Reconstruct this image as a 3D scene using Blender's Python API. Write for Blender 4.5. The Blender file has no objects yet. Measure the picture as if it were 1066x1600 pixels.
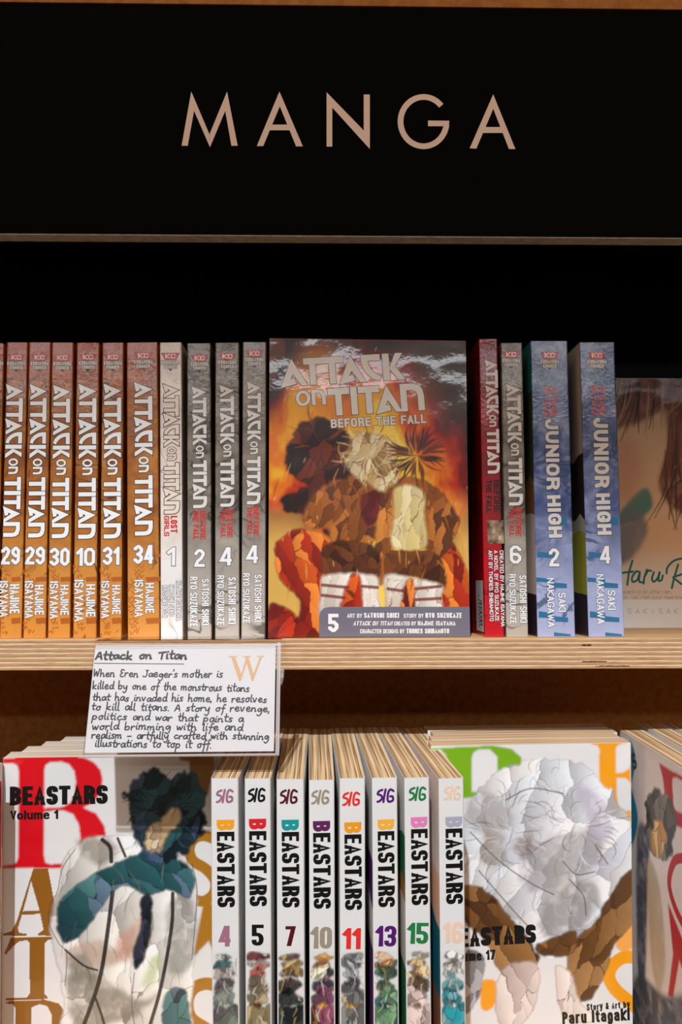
import bpy, math, random
import numpy as np
from mathutils import Matrix, Vector
random.seed(4)
SC = bpy.context.scene
COL = SC.collection
MM = 0.001
Z0 = 1500.0                      # camera height above the shop floor, mm

# ------------------------------------------------------------------ camera
F_PX, W_PX, H_PX = 1400.0, 1066.0, 1600.0
cd = bpy.data.cameras.new('camera'); cam = bpy.data.objects.new('camera', cd); COL.objects.link(cam)
cd.sensor_fit = 'VERTICAL'; cd.sensor_height = 36.0; cd.lens = 36.0 * F_PX / H_PX
cd.clip_start = 0.02; cd.clip_end = 60
cam.location = (0, 0, Z0 * MM)
cam.rotation_euler = (math.radians(90 + 1.23), 0, math.radians(-1.1))
SC.camera = cam
CAM_R = cam.rotation_euler.to_matrix()
CAM_P = Vector((0, 0, Z0))

# ------------------------------------------------------------------ light
SC.view_settings.view_transform = 'Standard'; SC.view_settings.look = 'None'
SC.view_settings.gamma = 1.0; SC.view_settings.exposure = 0.18
SC.view_settings.use_curve_mapping = False
world = bpy.data.worlds.new('shop_ambient'); SC.world = world; world.use_nodes = True
bg = world.node_tree.nodes['Background']
bg.inputs['Color'].default_value = (1.0, 0.76, 0.58, 1); bg.inputs['Strength'].default_value = 0.085


def area(name, loc, target, sx, sy, power, color):
    l = bpy.data.lights.new(name, 'AREA'); l.shape = 'RECTANGLE'; l.size = sx * MM; l.size_y = sy * MM
    l.energy = power; l.color = color
    o = bpy.data.objects.new(name, l); COL.objects.link(o)
    o.location = Vector(loc) * MM
    d = Vector(target) - Vector(loc)
    o.rotation_euler = d.to_track_quat('-Z', 'Y').to_euler()
    return o


AIM = (0, 560, Z0 - 60)
# a spotlight on the ceiling track whose pool of light fades out half-way up the upper row of books
SPOT_P = Vector((-330, -1440, Z0 + 1940)); SPOT_T = Vector((-40, 560, Z0 - 2600))
_ax = (SPOT_T - SPOT_P).normalized()
_co = _ax.dot((Vector((0, 577, Z0 + 118)) - SPOT_P).normalized()); _ci = _ax.dot((Vector((0, 568, Z0 - 18)) - SPOT_P).normalized())
sl = bpy.data.lights.new('track_spotlight', 'SPOT'); sl.energy = 310.0; sl.color = (0.80, 0.91, 1.0)
sl.spot_size = 2 * math.acos(_co); sl.spot_blend = (_ci - _co) / (1 - _co); sl.shadow_soft_size = 0.022
so = bpy.data.objects.new('track_spotlight', sl); COL.objects.link(so); so.location = SPOT_P * MM
so.rotation_euler = _ax.to_track_quat('-Z', 'Y').to_euler()
area('ceiling_panel', (-900, -900, Z0 + 1700), AIM, 1300, 1000, 13.0, (1.0, 0.72, 0.53))
area('ceiling_panel_far', (1300, -900, Z0 + 1500), AIM, 900, 900, 8.0, (1.0, 0.70, 0.50))
area('shop_light_row', (0, -2400, Z0 + 1035), (0, 570, Z0 + 100), 3400, 80, 8.5, (0.90, 0.95, 1.0))

# ------------------------------------------------------------------ colour, rays
def lin(c):
    c = c / 255.0
    return c / 12.92 if c <= 0.04045 else ((c + 0.055) / 1.055) ** 2.4


def S(r, g, b): return (lin(r), lin(g), lin(b))


def ray(px, py): return CAM_R @ Vector(((px - W_PX / 2) / F_PX, -(py - H_PX / 2) / F_PX, -1.0))


def on_Y(px, py, Y):
    d = ray(px, py); return CAM_P + d * (Y / d.y)


def loc2(M, px, py):
    """where a sight line meets the local x-z plane of frame M (mm)"""
    Mi = M.inverted(); o = Mi @ CAM_P; d = Mi.to_3x3() @ ray(px, py)
    k = -o.y / d.y; p = o + d * k
    return Vector((p.x, p.z))


# ------------------------------------------------------------------ materials
MATS = {}


def principled(name, color, rough=0.5, spec=0.5, bump=None, coat=0.0):
    if name in MATS: return MATS[name]
    m = bpy.data.materials.new(name); m.use_nodes = True
    nt = m.node_tree; b = nt.nodes['Principled BSDF']
    b.inputs['Base Color'].default_value = (*color, 1); b.inputs['Roughness'].default_value = rough
    b.inputs['Specular IOR Level'].default_value = spec
    if coat: b.inputs['Coat Weight'].default_value = coat; b.inputs['Coat Roughness'].default_value = 0.12
    if bump: add_bump(nt, b, *bump)
    MATS[name] = m
    return m


def N(nt, kind, **kw):
    n = nt.nodes.new(kind)
    for k, v in kw.items():
        if k in n.inputs: n.inputs[k].default_value = v
        else: setattr(n, k, v)
    return n


def add_bump(nt, b, scale, strength, dist=0.0004, stretch=(1, 1, 1)):
    tc = N(nt, 'ShaderNodeTexCoord'); mp = N(nt, 'ShaderNodeMapping'); mp.inputs['Scale'].default_value = stretch
    no = N(nt, 'ShaderNodeTexNoise'); no.inputs['Scale'].default_value = scale; no.inputs['Detail'].default_value = 5
    bu = N(nt, 'ShaderNodeBump'); bu.inputs['Strength'].default_value = strength; bu.inputs['Distance'].default_value = dist
    nt.links.new(tc.outputs['Object'], mp.inputs['Vector']); nt.links.new(mp.outputs['Vector'], no.inputs['Vector'])
    nt.links.new(no.outputs['Fac'], bu.inputs['Height'])
    ge = N(nt, 'ShaderNodeNewGeometry'); n2 = N(nt, 'ShaderNodeTexNoise'); n2.inputs['Scale'].default_value = 30; n2.inputs['Detail'].default_value = 1.0
    nt.links.new(ge.outputs['Position'], n2.inputs['Vector'])
    b2 = N(nt, 'ShaderNodeBump'); b2.inputs['Strength'].default_value = 1.0; b2.inputs['Distance'].default_value = 0.0008
    nt.links.new(n2.outputs['Fac'], b2.inputs['Height']); nt.links.new(bu.outputs['Normal'], b2.inputs['Normal'])
    nt.links.new(b2.outputs['Normal'], b.inputs['Normal']); nt.links.new(b2.outputs['Normal'], b.inputs['Coat Normal'])


def ramp(nt, stops, fac):
    r = N(nt, 'ShaderNodeValToRGB'); e = r.color_ramp.elements
    while len(e) < len(stops): e.new(0.5)
    for i, (p, c) in enumerate(stops): e[i].position = p; e[i].color = (*c, 1)
    nt.links.new(fac, r.inputs['Fac']); return r.outputs['Color']


def mixc(nt, fac, a, b, mode='MIX'):
    m = N(nt, 'ShaderNodeMix', data_type='RGBA', blend_type=mode)
    for s, v in ((0, fac), (6, a), (7, b)):
        if hasattr(v, 'is_output'): nt.links.new(v, m.inputs[s])
        elif isinstance(v, (int, float)): m.inputs[s].default_value = v
        else: m.inputs[s].default_value = (*v, 1)
    return m.outputs[2]


def noise(nt, vec, scale, detail=4, rough=0.5, dist=0.0):
    n = N(nt, 'ShaderNodeTexNoise'); n.inputs['Scale'].default_value = scale; n.inputs['Detail'].default_value = detail
    n.inputs['Roughness'].default_value = rough; n.inputs['Distortion'].default_value = dist
    nt.links.new(vec, n.inputs['Vector']); return n.outputs['Fac']


def coords(nt, scale=(1, 1, 1), loc=(0, 0, 0), space='Object'):
    tc = N(nt, 'ShaderNodeTexCoord'); mp = N(nt, 'ShaderNodeMapping')
    mp.inputs['Scale'].default_value = scale; mp.inputs['Location'].default_value = loc
    nt.links.new(tc.outputs[space], mp.inputs['Vector']); return mp.outputs['Vector']


GLOSS = dict(rough=0.30, spec=0.5)


def ink(name, rgb, rough=0.42): return principled('ink_' + name, S(*rgb), rough, 0.4, (420, .35, .00025), .6)


def grunge(name, base, light, dark, crack, seed, low=None, top_haze=None, crackw=0.018):
    """glossy printed spine: mottled colour with scratchy darker line work"""
    if name in MATS: return MATS[name]
    m = bpy.data.materials.new(name); m.use_nodes = True; nt = m.node_tree; b = nt.nodes['Principled BSDF']
    v = coords(nt, (1, 1, 1), (seed, seed * .7, seed * .3))
    c = ramp(nt, [(0.30, S(*dark)), (0.48, S(*base)), (0.68, S(*light))], noise(nt, v, 55, 8, .62, .6))
    if low:  # pale lower spine: part print tone, part spotlight pool put into the colour
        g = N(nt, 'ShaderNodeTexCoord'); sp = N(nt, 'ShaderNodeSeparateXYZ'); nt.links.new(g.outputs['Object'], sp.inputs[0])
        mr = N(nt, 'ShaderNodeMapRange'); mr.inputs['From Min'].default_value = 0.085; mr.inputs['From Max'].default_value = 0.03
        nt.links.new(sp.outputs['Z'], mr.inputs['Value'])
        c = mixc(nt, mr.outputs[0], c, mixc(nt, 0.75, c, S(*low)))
        if top_haze:  # pinkish sheen near the spine top, mixed into the print colour
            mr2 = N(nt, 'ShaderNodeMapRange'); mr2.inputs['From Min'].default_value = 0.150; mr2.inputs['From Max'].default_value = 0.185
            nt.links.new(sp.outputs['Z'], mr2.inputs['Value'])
            c = mixc(nt, mr2.outputs[0], c, mixc(nt, 0.8, c, S(*top_haze)))
    # wandering pen lines: thin level set of a low noise
    f = noise(nt, v, 38, 3, .5, 1.2)
    d = N(nt, 'ShaderNodeMath', operation='SUBTRACT'); nt.links.new(f, d.inputs[0]); d.inputs[1].default_value = 0.5
    a = N(nt, 'ShaderNodeMath', operation='ABSOLUTE'); nt.links.new(d.outputs[0], a.inputs[0])
    ln = N(nt, 'ShaderNodeMapRange'); ln.inputs['From Min'].default_value = crackw; ln.inputs['From Max'].default_value = crackw * .3
    nt.links.new(a.outputs[0], ln.inputs['Value'])
    gate = ramp(nt, [(0.50, (0, 0, 0)), (0.58, (1, 1, 1))], noise(nt, v, 21, 2))
    k = N(nt, 'ShaderNodeMath', operation='MULTIPLY'); nt.links.new(ln.outputs[0], k.inputs[0]); nt.links.new(gate, k.inputs[1])
    k2 = N(nt, 'ShaderNodeMath', operation='MULTIPLY'); nt.links.new(k.outputs[0], k2.inputs[0]); k2.inputs[1].default_value = 0.75
    c = mixc(nt, k2.outputs[0], c, S(*crack))
    nt.links.new(c, b.inputs['Base Color'])
    b.inputs['Roughness'].default_value = 0.32; b.inputs['Coat Weight'].default_value = .8; b.inputs['Coat Roughness'].default_value = .05
    add_bump(nt, b, 420, 0.45, 0.00025)
    MATS[name] = m
    return m


def pages_mat(name, across, light, dark):
    """paper edges: fine lines; across = axis the leaves are stacked along"""
    if name in MATS: return MATS[name]
    m = bpy.data.materials.new(name); m.use_nodes = True; nt = m.node_tree; b = nt.nodes['Principled BSDF']
    sc = (1400, 9, 9) if across == 'x' else (9, 1400, 9)
    v = coords(nt, sc); v2 = coords(nt, tuple(s * .35 for s in sc), (3, 5, 1))
    c = ramp(nt, [(0.36, S(*dark)), (0.52, S(*light))], noise(nt, v, 1.0, 2, .6))
    c2 = ramp(nt, [(0.36, (.42, .38, .33)), (0.56, (1, 1, 1))], noise(nt, v2, 1.0, 3, .7))
    c = mixc(nt, 0.75, c, c2, 'MULTIPLY')
    nt.links.new(c, b.inputs['Base Color']); b.inputs['Roughness'].default_value = 0.85
    b.inputs['Specular IOR Level'].default_value = 0.15
    MATS[name] = m
    return m


def paint_mat(rough=0.30, bump=(70, 0.18, 0.0008)):
    nm = 'printed_picture_%d' % int(rough * 100)
    if nm in MATS: return MATS[nm]
    m = bpy.data.materials.new(nm); m.use_nodes = True; nt = m.node_tree; b = nt.nodes['Principled BSDF']
    a = N(nt, 'ShaderNodeAttribute'); a.attribute_name = 'print'
    nt.links.new(a.outputs['Color'], b.inputs['Base Color'])
    b.inputs['Roughness'].default_value = rough; b.inputs['Specular IOR Level'].default_value = 0.5
    b.inputs['Coat Weight'].default_value = .8 if rough < .4 else .1; b.inputs['Coat Roughness'].default_value = .05
    add_bump(nt, b, *bump)
    MATS[nm] = m
    return m


# ------------------------------------------------------------------ objects
def link_mesh(name, verts, faces, mats, parent=None, midx=None, smooth=False, M=None):
    me = bpy.data.meshes.new(name)
    me.from_pydata([tuple(c * MM for c in v) for v in verts], [], faces)
    for m in (mats if isinstance(mats, (list, tuple)) else [mats]): me.materials.append(m)
    if midx is not None: me.polygons.foreach_set('material_index', midx)
    if smooth: me.polygons.foreach_set('use_smooth', [True] * len(me.polygons))
    me.update()
    o = bpy.data.objects.new(name, me); COL.objects.link(o)
    if parent: o.parent = parent
    if M is not None: o.matrix_world = to_m(M)
    return o


def to_m(M):
    R = M.copy(); R.translation = M.translation * MM; return R


def empty(name, M, label, cat, group=None):
    o = bpy.data.objects.new(name, None); COL.objects.link(o); o.matrix_world = to_m(M)
    o.empty_display_size = 0.02
    o['label'] = label; o['category'] = cat
    if group: o['group'] = group
    return o


def box(x0, x1, y0, y1, z0, z1, bev=0.0):
    """box with optionally chamfered edges (45 degree, size bev)"""
    if not bev:
        v = [(x, y, z) for x in (x0, x1) for y in (y0, y1) for z in (z0, z1)]
        f = [(0, 1, 3, 2), (4, 6, 7, 5), (0, 4, 5, 1), (2, 3, 7, 6), (0, 2, 6, 4), (1, 5, 7, 3)]
        return v, f
    import bmesh
    bm = bmesh.new(); bmesh.ops.create_cube(bm, size=1.0)
    for w in bm.verts:
        w.co = Vector((x0 if w.co.x < 0 else x1, y0 if w.co.y < 0 else y1, z0 if w.co.z < 0 else z1))
    bmesh.ops.bevel(bm, geom=bm.edges[:], offset=bev, segments=2, affect='EDGES', profile=0.5)
    bm.verts.index_update()
    v = [tuple(w.co) for w in bm.verts]; f = [tuple(w.index for w in p.verts) for p in bm.faces]; bm.free()
    return v, f


class Print:
    """flat printed shapes on a face: polygons in local x-z, stacked in thin layers"""
    def __init__(self, plane='front', base=0.05):
        self.v = []; self.f = []; self.mi = []; self.mats = []; self.base = base; self.plane = plane

    def poly(self, pts, mat, layer=0):
        if len(pts) < 3: return
        y = -(self.base + 0.03 * layer + 0.0008 * (len(self.f) % 30))
        i = len(self.v)
        self.v += [(p[0], y, p[1]) for p in pts]
        # face towards -Y: the points must run anticlockwise seen from the front (x right, z up)
        ar = sum(pts[k][0] * pts[(k + 1) % len(pts)][1] - pts[(k + 1) % len(pts)][0] * pts[k][1] for k in range(len(pts)))
        idx = list(range(i, i + len(pts)))
        if ar < 0: idx.reverse()
        self.f.append(idx)
        if mat not in self.mats: self.mats.append(mat)
        self.mi.append(self.mats.index(mat))

    def build(self, name, parent):
        if not self.f: return None
        v = self.v
        if self.plane == 'left': v = [(y, x, z) for x, y, z in v]
        return link_mesh(name, v, self.f, self.mats, parent, self.mi)


# ------------------------------------------------------------------ stroke lettering
GL = {
 'A': "0,0 .5,1 1,0|.2,.3 .8,.3", 'B': "0,.5 0,1 *.95,1 *.95,.52 0,.52|0,.52 *1,.52 *1,0 0,0 0,.5", 'C': "1,.76 *1,1 *0,1 *0,0 *1,0 1,.24",
 'D': "0,.5 0,1 *1,1 *1,0 0,0 0,.5", 'E': "1,1 0,1 0,0 1,0|0,.52 .85,.52", 'F': "1,1 0,1 0,0|0,.5 .8,.5",
 'G': "1,.78 *1,1 *0,1 *0,0 *1,0 1,.44 .65,.44", 'H': "0,0 0,1|1,0 1,1|0,.5 1,.5", 'I': "0,0 0,1", 'J': "1,1 *1,0 *0,0 0,.3",
 'K': "0,0 0,1|1,1 .08,.5 1,0", 'L': "0,1 0,0 1,0", 'M': "0,0 0,1 .5,.25 1,1 1,0", 'N': "0,0 0,1 1,0 1,1",
 'O': "0,.5 *0,1 *1,1 *1,0 *0,0 0,.5", 'P': "0,0 0,1 *1,1 *1,.45 0,.45", 'Q': "0,.5 *0,1 *1,1 *1,0 *0,0 0,.5|.6,.3 1,0",
 'R': "0,0 0,1 *1,1 *1,.47 0,.47|.45,.47 *.95,.44 1,0", 'S': "1,.84 *1,1 *0,1 *0,.5 *1,.5 *1,0 *0,0 0,.16",
 'T': "0,1 1,1|.5,1 .5,0", 'U': "0,1 *0,0 *1,0 1,1", 'V': "0,1 .5,0 1,1", 'W': "0,1 .25,0 .5,.8 .75,0 1,1", 'X': "0,0 1,1|0,1 1,0",
 'Y': "0,1 .5,.45 1,1|.5,.45 .5,0", 'Z': "0,1 1,1 0,0 1,0",
 '0': "0,.5 *0,1 *1,1 *1,0 *0,0 0,.5", '1': "0,.76 1,1 1,0", '2': "0,.80 *0,1 *1,1 *1,.58 *0,.2 0,0 1,0",
 '3': "0,.86 *0,1 *1,1 *1,.5 .45,.5|.45,.5 *1,.5 *1,0 *0,0 0,.14", '4': ".78,0 .78,1 .62,1 0,.24 .9,.24", '5': "1,1 0,1 0,.54 *1,.54 *1,0 *0,0 0,.14",
 '6': "1,.84 *1,1 *0,1 *0,0 *1,0 *1,.52 0,.52", '7': "0,1 1,1 .3,0", '8': "0,.5 *0,1 *1,1 *1,.52 *0,.52 *0,0 *1,0 *1,.52 .5,.52",
 '9': "0,.16 *0,0 *1,0 *1,1 *0,1 *0,.48 1,.48",
 'o': "0,.35 *0,.7 *1,.7 *1,0 *0,0 0,.35", 'l': "0,0 0,1", 'u': "0,.7 *0,0 *1,0 1,.1|1,.7 1,0", 'm': "0,0 0,.7|0,.55 *.05,.7 *.5,.7 .5,0|.5,.55 *.55,.7 *1,.7 1,0",
 'e': "0,.38 1,.38 *1,.7 *0,.7 *0,0 *1,0 1,.08", 't': ".4,.95 *.4,0 1,0|0,.7 1,.7", 'r': "0,0 0,.7|0,.5 *.1,.7 1,.7", 'y': "0,.7 .5,0|1,.7 .4,-.25 0,-.25",
 '&': "1,0 .1,.8 *.3,1 *.7,1 *.7,.75 *0,.3 *0,0 *.7,0 1,.45", 'b': "0,1 0,0 *1,0 *1,.7 *0,.7 0,.5", 'a': "0,.6 *.1,.7 *1,.7 1,0|1,.42 *0,.42 *0,0 *1,0 1,.15",
 'g': "1,.1 *1,0 *0,0 *0,.7 *1,.7 *1,-.28 *0,-.28 0,-.15", 'k': "0,0 0,1|1,.7 .1,.35 1,0", 'i': "0,0 0,.7|0,.92 0,1", 'f': ".4,0 *.4,1 1,1|0,.7 1,.7",
 'h': "0,0 0,1|0,.5 *.1,.7 *1,.7 1,0", 'n': "0,0 0,.7|0,.5 *.1,.7 *1,.7 1,0", 'c': "1,.5 *1,.7 *0,.7 *0,0 *1,0 1,.2", 's': "1,.6 *1,.7 *0,.7 *0,.36 *1,.36 *1,0 *0,0 0,.1",
 '.': "0,0 0,.05", ',': "0,.05 0,-.12", '-': "0,.4 1,.4",
}
RATIO = {'I': 0, 'i': 0, 'l': 0, '.': 0, ',': 0, 'M': 1.35, 'W': 1.4, 'm': 1.7, '1': .45, 'J': .8, 'L': .85, 'E': .85, 'F': .85, 'r': .6, 't': .6, 'f': .6, '&': 1.1}


def parse(s):
    out = []
    for part in s.split('|'):
        pl = []
        for tok in part.split():
            fl = tok[0] == '*'
            if fl: tok = tok[1:]
            x, y = tok.split(','); pl.append((float(x), float(y), fl))
        out.append(pl)
    return out


GLP = {k: parse(v) for k, v in GL.items()}


def rounded(pl, r, chamfer):
    """pl: list of (x,y,flag); cut flagged corners"""
    out = []
    n = len(pl)
    for i, (x, y, fl) in enumerate(pl):
        if not fl or i in (0, n - 1): out.append((x, y)); continue
        p = Vector((x, y)); a = Vector(pl[i - 1][:2]); b = Vector(pl[i + 1][:2])
        la = (a - p).length; lb = (b - p).length
        da = min(r, la * (.5 if pl[i - 1][2] else .95)); db = min(r, lb * (.5 if pl[i + 1][2] else .95))
        pa = p + (a - p) * (da / max(la, 1e-9)); pb = p + (b - p) * (db / max(lb, 1e-9))
        if chamfer: out += [tuple(pa), tuple(pb)]
        else:
            for k in range(6):
                t = k / 5; q = pa * (1 - t) ** 2 + p * 2 * t * (1 - t) + pb * t * t
                out.append(tuple(q))
    res = [out[0]]
    for q in out[1:]:
        if abs(q[0] - res[-1][0]) + abs(q[1] - res[-1][1]) > 1e-6: res.append(q)
    return res


def strip(pts, pw, ph, cap='square', ext=0.0):
    """quads along a polyline drawn with an elliptical pen pw x ph"""
    P = [Vector((x / pw, y / ph)) for x, y in pts]
    if len(P) < 2: return []
    closed = (P[0] - P[-1]).length < 1e-6
    if closed: P = P[:-1]
    n = len(P)
    m = n if closed else n - 1
    d = [(P[(i + 1) % n] - P[i]).normalized() for i in range(m)]
    if not closed and cap == 'square':
        e0 = ext if min(abs(d[0].x), abs(d[0].y)) > .12 else 0
        e1 = ext if min(abs(d[-1].x), abs(d[-1].y)) > .12 else 0
        P[0] = P[0] - d[0] * (.5 + e0); P[-1] = P[-1] + d[-1] * (.5 + e1)
    nr = [Vector((-q.y, q.x)) for q in d]
    L = []; R = []
    for i in range(n):
        if closed: n1, n2 = nr[i - 1], nr[i]
        else: n1, n2 = nr[max(i - 1, 0)], nr[min(i, m - 1)]
        c = n1.dot(n2)
        mv = (n1 + n2) / max(1 + c, 0.16)
        L.append(P[i] + mv * .5); R.append(P[i] - mv * .5)
    q = []
    for i in range(m):
        j = (i + 1) % n
        q.append([(v.x * pw, v.y * ph) for v in (R[i], R[j], L[j], L[i])])
    return q


def clip_y(poly, lo, hi):
    for sgn, lim in ((1, lo), (-1, -hi)):
        out = []
        for i in range(len(poly)):
            a, b = poly[i], poly[(i + 1) % len(poly)]
            fa, fb = sgn * a[1] - lim, sgn * b[1] - lim
            if fa >= 0: out.append(a)
            if fa * fb < 0:
                t = fa / (fa - fb); out.append((a[0] + (b[0] - a[0]) * t, a[1] + (b[1] - a[1]) * t))
        poly = out
        if len(poly) < 3: return []
    return poly


def glyph_polys(ch, w, h, pw, ph, r, chamfer, grow=0.0):
    res = []
    low = ch in 'yg,'
    for pl in GLP.get(ch, []):
        sk = [(pw / 2 + x * (w - pw), ph / 2 + y * (h - ph), f) for x, y, f in pl]
        pts = rounded(sk, r, chamfer)
        diag = ch in 'AVWMNKXYZ7y4k'
        for q in strip(pts, pw + 2 * grow, ph + 2 * grow, 'square', .6 if diag else 0):
            c = clip_y(q, (-h if low else 0) - grow, h + grow)
            if c: res.append(c)
    return res


def text_polys(s, length, h, pw, ph, r, chamfer=False, gap=None, grow=0.0, slant=0.0):
    gap = pw * .45 if gap is None else gap
    n = len(s)
    fixed = 0.0; var = 0.0
    for c in s:
        if c == ' ': var += .55; continue
        k = RATIO.get(c, 1.0); fixed += pw * (1 - k); var += k
    cw = (length - fixed - gap * (n - 1)) / max(var, .01) if var > .01 else pw
    x = 0.0; out = []
    for c in s:
        k = RATIO.get(c, 1.0)
        if c == ' ': x += .55 * cw + gap; continue
        w = pw + k * (cw - pw) if k else pw
        for q in glyph_polys(c, w, h, pw, ph, r, chamfer, grow): out.append([(a + x + slant * b, b) for a, b in q])
        x += w + gap
    return out


def put(pr, polys, o, ex, ey, mat, layer):
    for q in polys: pr.poly([(o[0] + ex[0] * a + ey[0] * b, o[1] + ex[1] * a + ey[1] * b) for a, b in q], mat, layer)


def unit(a, b):
    d = Vector(b) - Vector(a); return d.normalized(), d.length


def text_box(pr, s, M, A, B, C, mat, pen=(.2, .2), r=.3, chamfer=False, layer=1, outline=None, ow=.25, gap=None, slant=0.0):
    """write s on a face: A start of baseline, B end of baseline, C a point above A at cap height (photo positions on that face)"""
    a, b, c = (loc2(M, *p) for p in (A, B, C))
    ex, L = unit(a, b)
    ey = Vector((-ex.y, ex.x)); h = (c - a).dot(ey)
    pw, ph = pen[0] * h, pen[1] * h
    g = None if gap is None else gap * h
    if outline:
        put(pr, text_polys(s, L, h, pw, ph, r * h, chamfer, g, ow, slant), a, ex, ey, outline, layer - 1)
    put(pr, text_polys(s, L, h, pw, ph, r * h, chamfer, g, 0, slant), a, ex, ey, mat, layer)


def spine_text(pr, s, M, x0, x1, y0, y1, mat, dx=0.0, **kw):
    """text reading down a spine: x0 baseline side, x1 cap side, from y0 to y1; dx = sideways drift of the spine to y1"""
    text_box(pr, s, M, (x0, y0), (x0 + dx, y1), (x1, y0), mat, **kw)


# the display title, drawn as shapes (cap height 1)
def arc_n(w, t):
    return [(0, 0), (0, 1), (w * .52, 1), (w * .8, .93), (w * .95, .78), (w, .55), (w, 0), (w - t, 0), (w - t, .55), (w - t - .04, .68), (w * .5, .76), (t, .76), (t, 0)]


def ring(cx, cy, rx, ry, t, n=20):
    o = [(cx + rx * math.cos(2 * math.pi * k / n), cy + ry * math.sin(2 * math.pi * k / n)) for k in range(n)]
    i = [(cx + (rx - t) * math.cos(2 * math.pi * k / n), cy + (ry - t) * math.sin(2 * math.pi * k / n)) for k in range(n)]
    return [[o[k], o[(k + 1) % n], i[(k + 1) % n], i[k]] for k in range(n)], [o, i]


def sh(p, dx, dy=0.0, s=1.0): return [(a * s + dx, b * s + dy) for a, b in p]


T_A = [(0, -.05), (.44, 1), (.97, 0), (.75, 0), (.47, .44), (.37, .27), (.52, .27), (.57, .07)]
T_TT = [(0, 1), (1.43, 1), (1.43, .76), (1.13, .76), (1.13, 0), (.90, 0), (.90, .76), (.43, .76), (.43, 0), (.20, 0), (.20, .76), (0, .76)]
T_C = [(0, 1), (.0, .76), (.05, .52), (.18, .28), (.38, .09), (.62, 0), (.70, .18), (.52, .26), (.36, .42), (.27, .60), (.24, .77), (.68, .77), (.68, 1)]
T_K1 = [(0, 0), (0, 1), (.24, 1), (.24, 0)]
T_K2 = [(.22, .42), (.47, 1), (.74, 1), (.44, .52), (.80, 0), (.54, 0), (.22, .46)]
T_T = [(0, 1), (.8, 1), (.8, .76), (.51, .76), (.51, 0), (.27, 0), (.27, .76), (0, .76)]
T_I = [(0, 0), (0, 1), (.24, 1), (.24, 0)]


def title_word_one():
    return [T_A, sh(T_TT, .85), sh(T_A, 2.08), sh(T_C, 2.90), sh(T_K1, 3.66), sh(T_K2, 3.66)]


def title_word_on():
    q, loops = ring(.23, .5, .23, .29, .11)
    n = sh(arc_n(.44, .12), .5, .22, 1.0); n = [(a, .22 + (b - .22) * .58) for a, b in n]
    return q + [n], loops + [n]


def title_word_two():
    return [T_T, sh(T_I, .84), sh(T_T, 1.12), sh(T_A, 1.74), sh(arc_n(.88, .24), 2.68)]


def place_title(pr, M, polys, loops, o, ex, ey, mat, dark, layer, ow):
    def tr(q): return [(o[0] + ex[0] * a + ey[0] * b, o[1] + ex[1] * a + ey[1] * b) for a, b in q]
    for q in loops:
        t = tr(q)
        for s in strip(t + [t[0]], ow, ow): pr.poly(s, dark, layer - 1)
    for q in polys: pr.poly(tr(q), mat, layer)


def title_spine(pr, M, x0, x1, y0, y1, dx, mat, dark, layer=2, ow=.9):
    a = loc2(M, x0, y0); b = loc2(M, x0 + dx, y1); c = loc2(M, x1, y0)
    ex, L = unit(a, b); ey = Vector((-ex.y, ex.x)); h = (c - a).dot(ey)
    k = L / 9.14
    E = ex * k; U = ey * h
    p1 = title_word_one(); on, onl = title_word_on(); p2 = title_word_two()
    place_title(pr, M, p1, p1, a, E, U, mat, dark, layer, ow)
    o = a + E * 4.47; place_title(pr, M, on, onl, o, E, U, mat, dark, layer, ow * .8)
    o = a + E * 5.58; place_title(pr, M, p2, p2, o, E, U, mat, dark, layer, ow)


# ------------------------------------------------------------------ painted pictures (colour per mesh point)
RNG = np.random.default_rng(7)


def smooth_loop(pts, k=6):
    P = np.array(pts, float); n = len(P); out = []
    for i in range(n):
        p0, p1, p2, p3 = P[i - 1], P[i], P[(i + 1) % n], P[(i + 2) % n]
        for j in range(k):
            t = j / k
            out.append(.5 * (2 * p1 + (p2 - p0) * t + (2 * p0 - 5 * p1 + 4 * p2 - p3) * t * t + (3 * p1 - p0 - 3 * p2 + p3) * t ** 3))
    return np.array(out)


def smooth_line(pts, k=6):
    P = [np.array(p, float) for p in pts]; P = [2 * P[0] - P[1]] + P + [2 * P[-1] - P[-2]]; out = []
    for i in range(1, len(P) - 2):
        p0, p1, p2, p3 = P[i - 1:i + 3]
        for j in range(k):
            t = j / k
            out.append(.5 * (2 * p1 + (p2 - p0) * t + (2 * p0 - 5 * p1 + 4 * p2 - p3) * t * t + (3 * p1 - p0 - 3 * p2 + p3) * t ** 3))
    out.append(P[-2]); return np.array(out)


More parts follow.
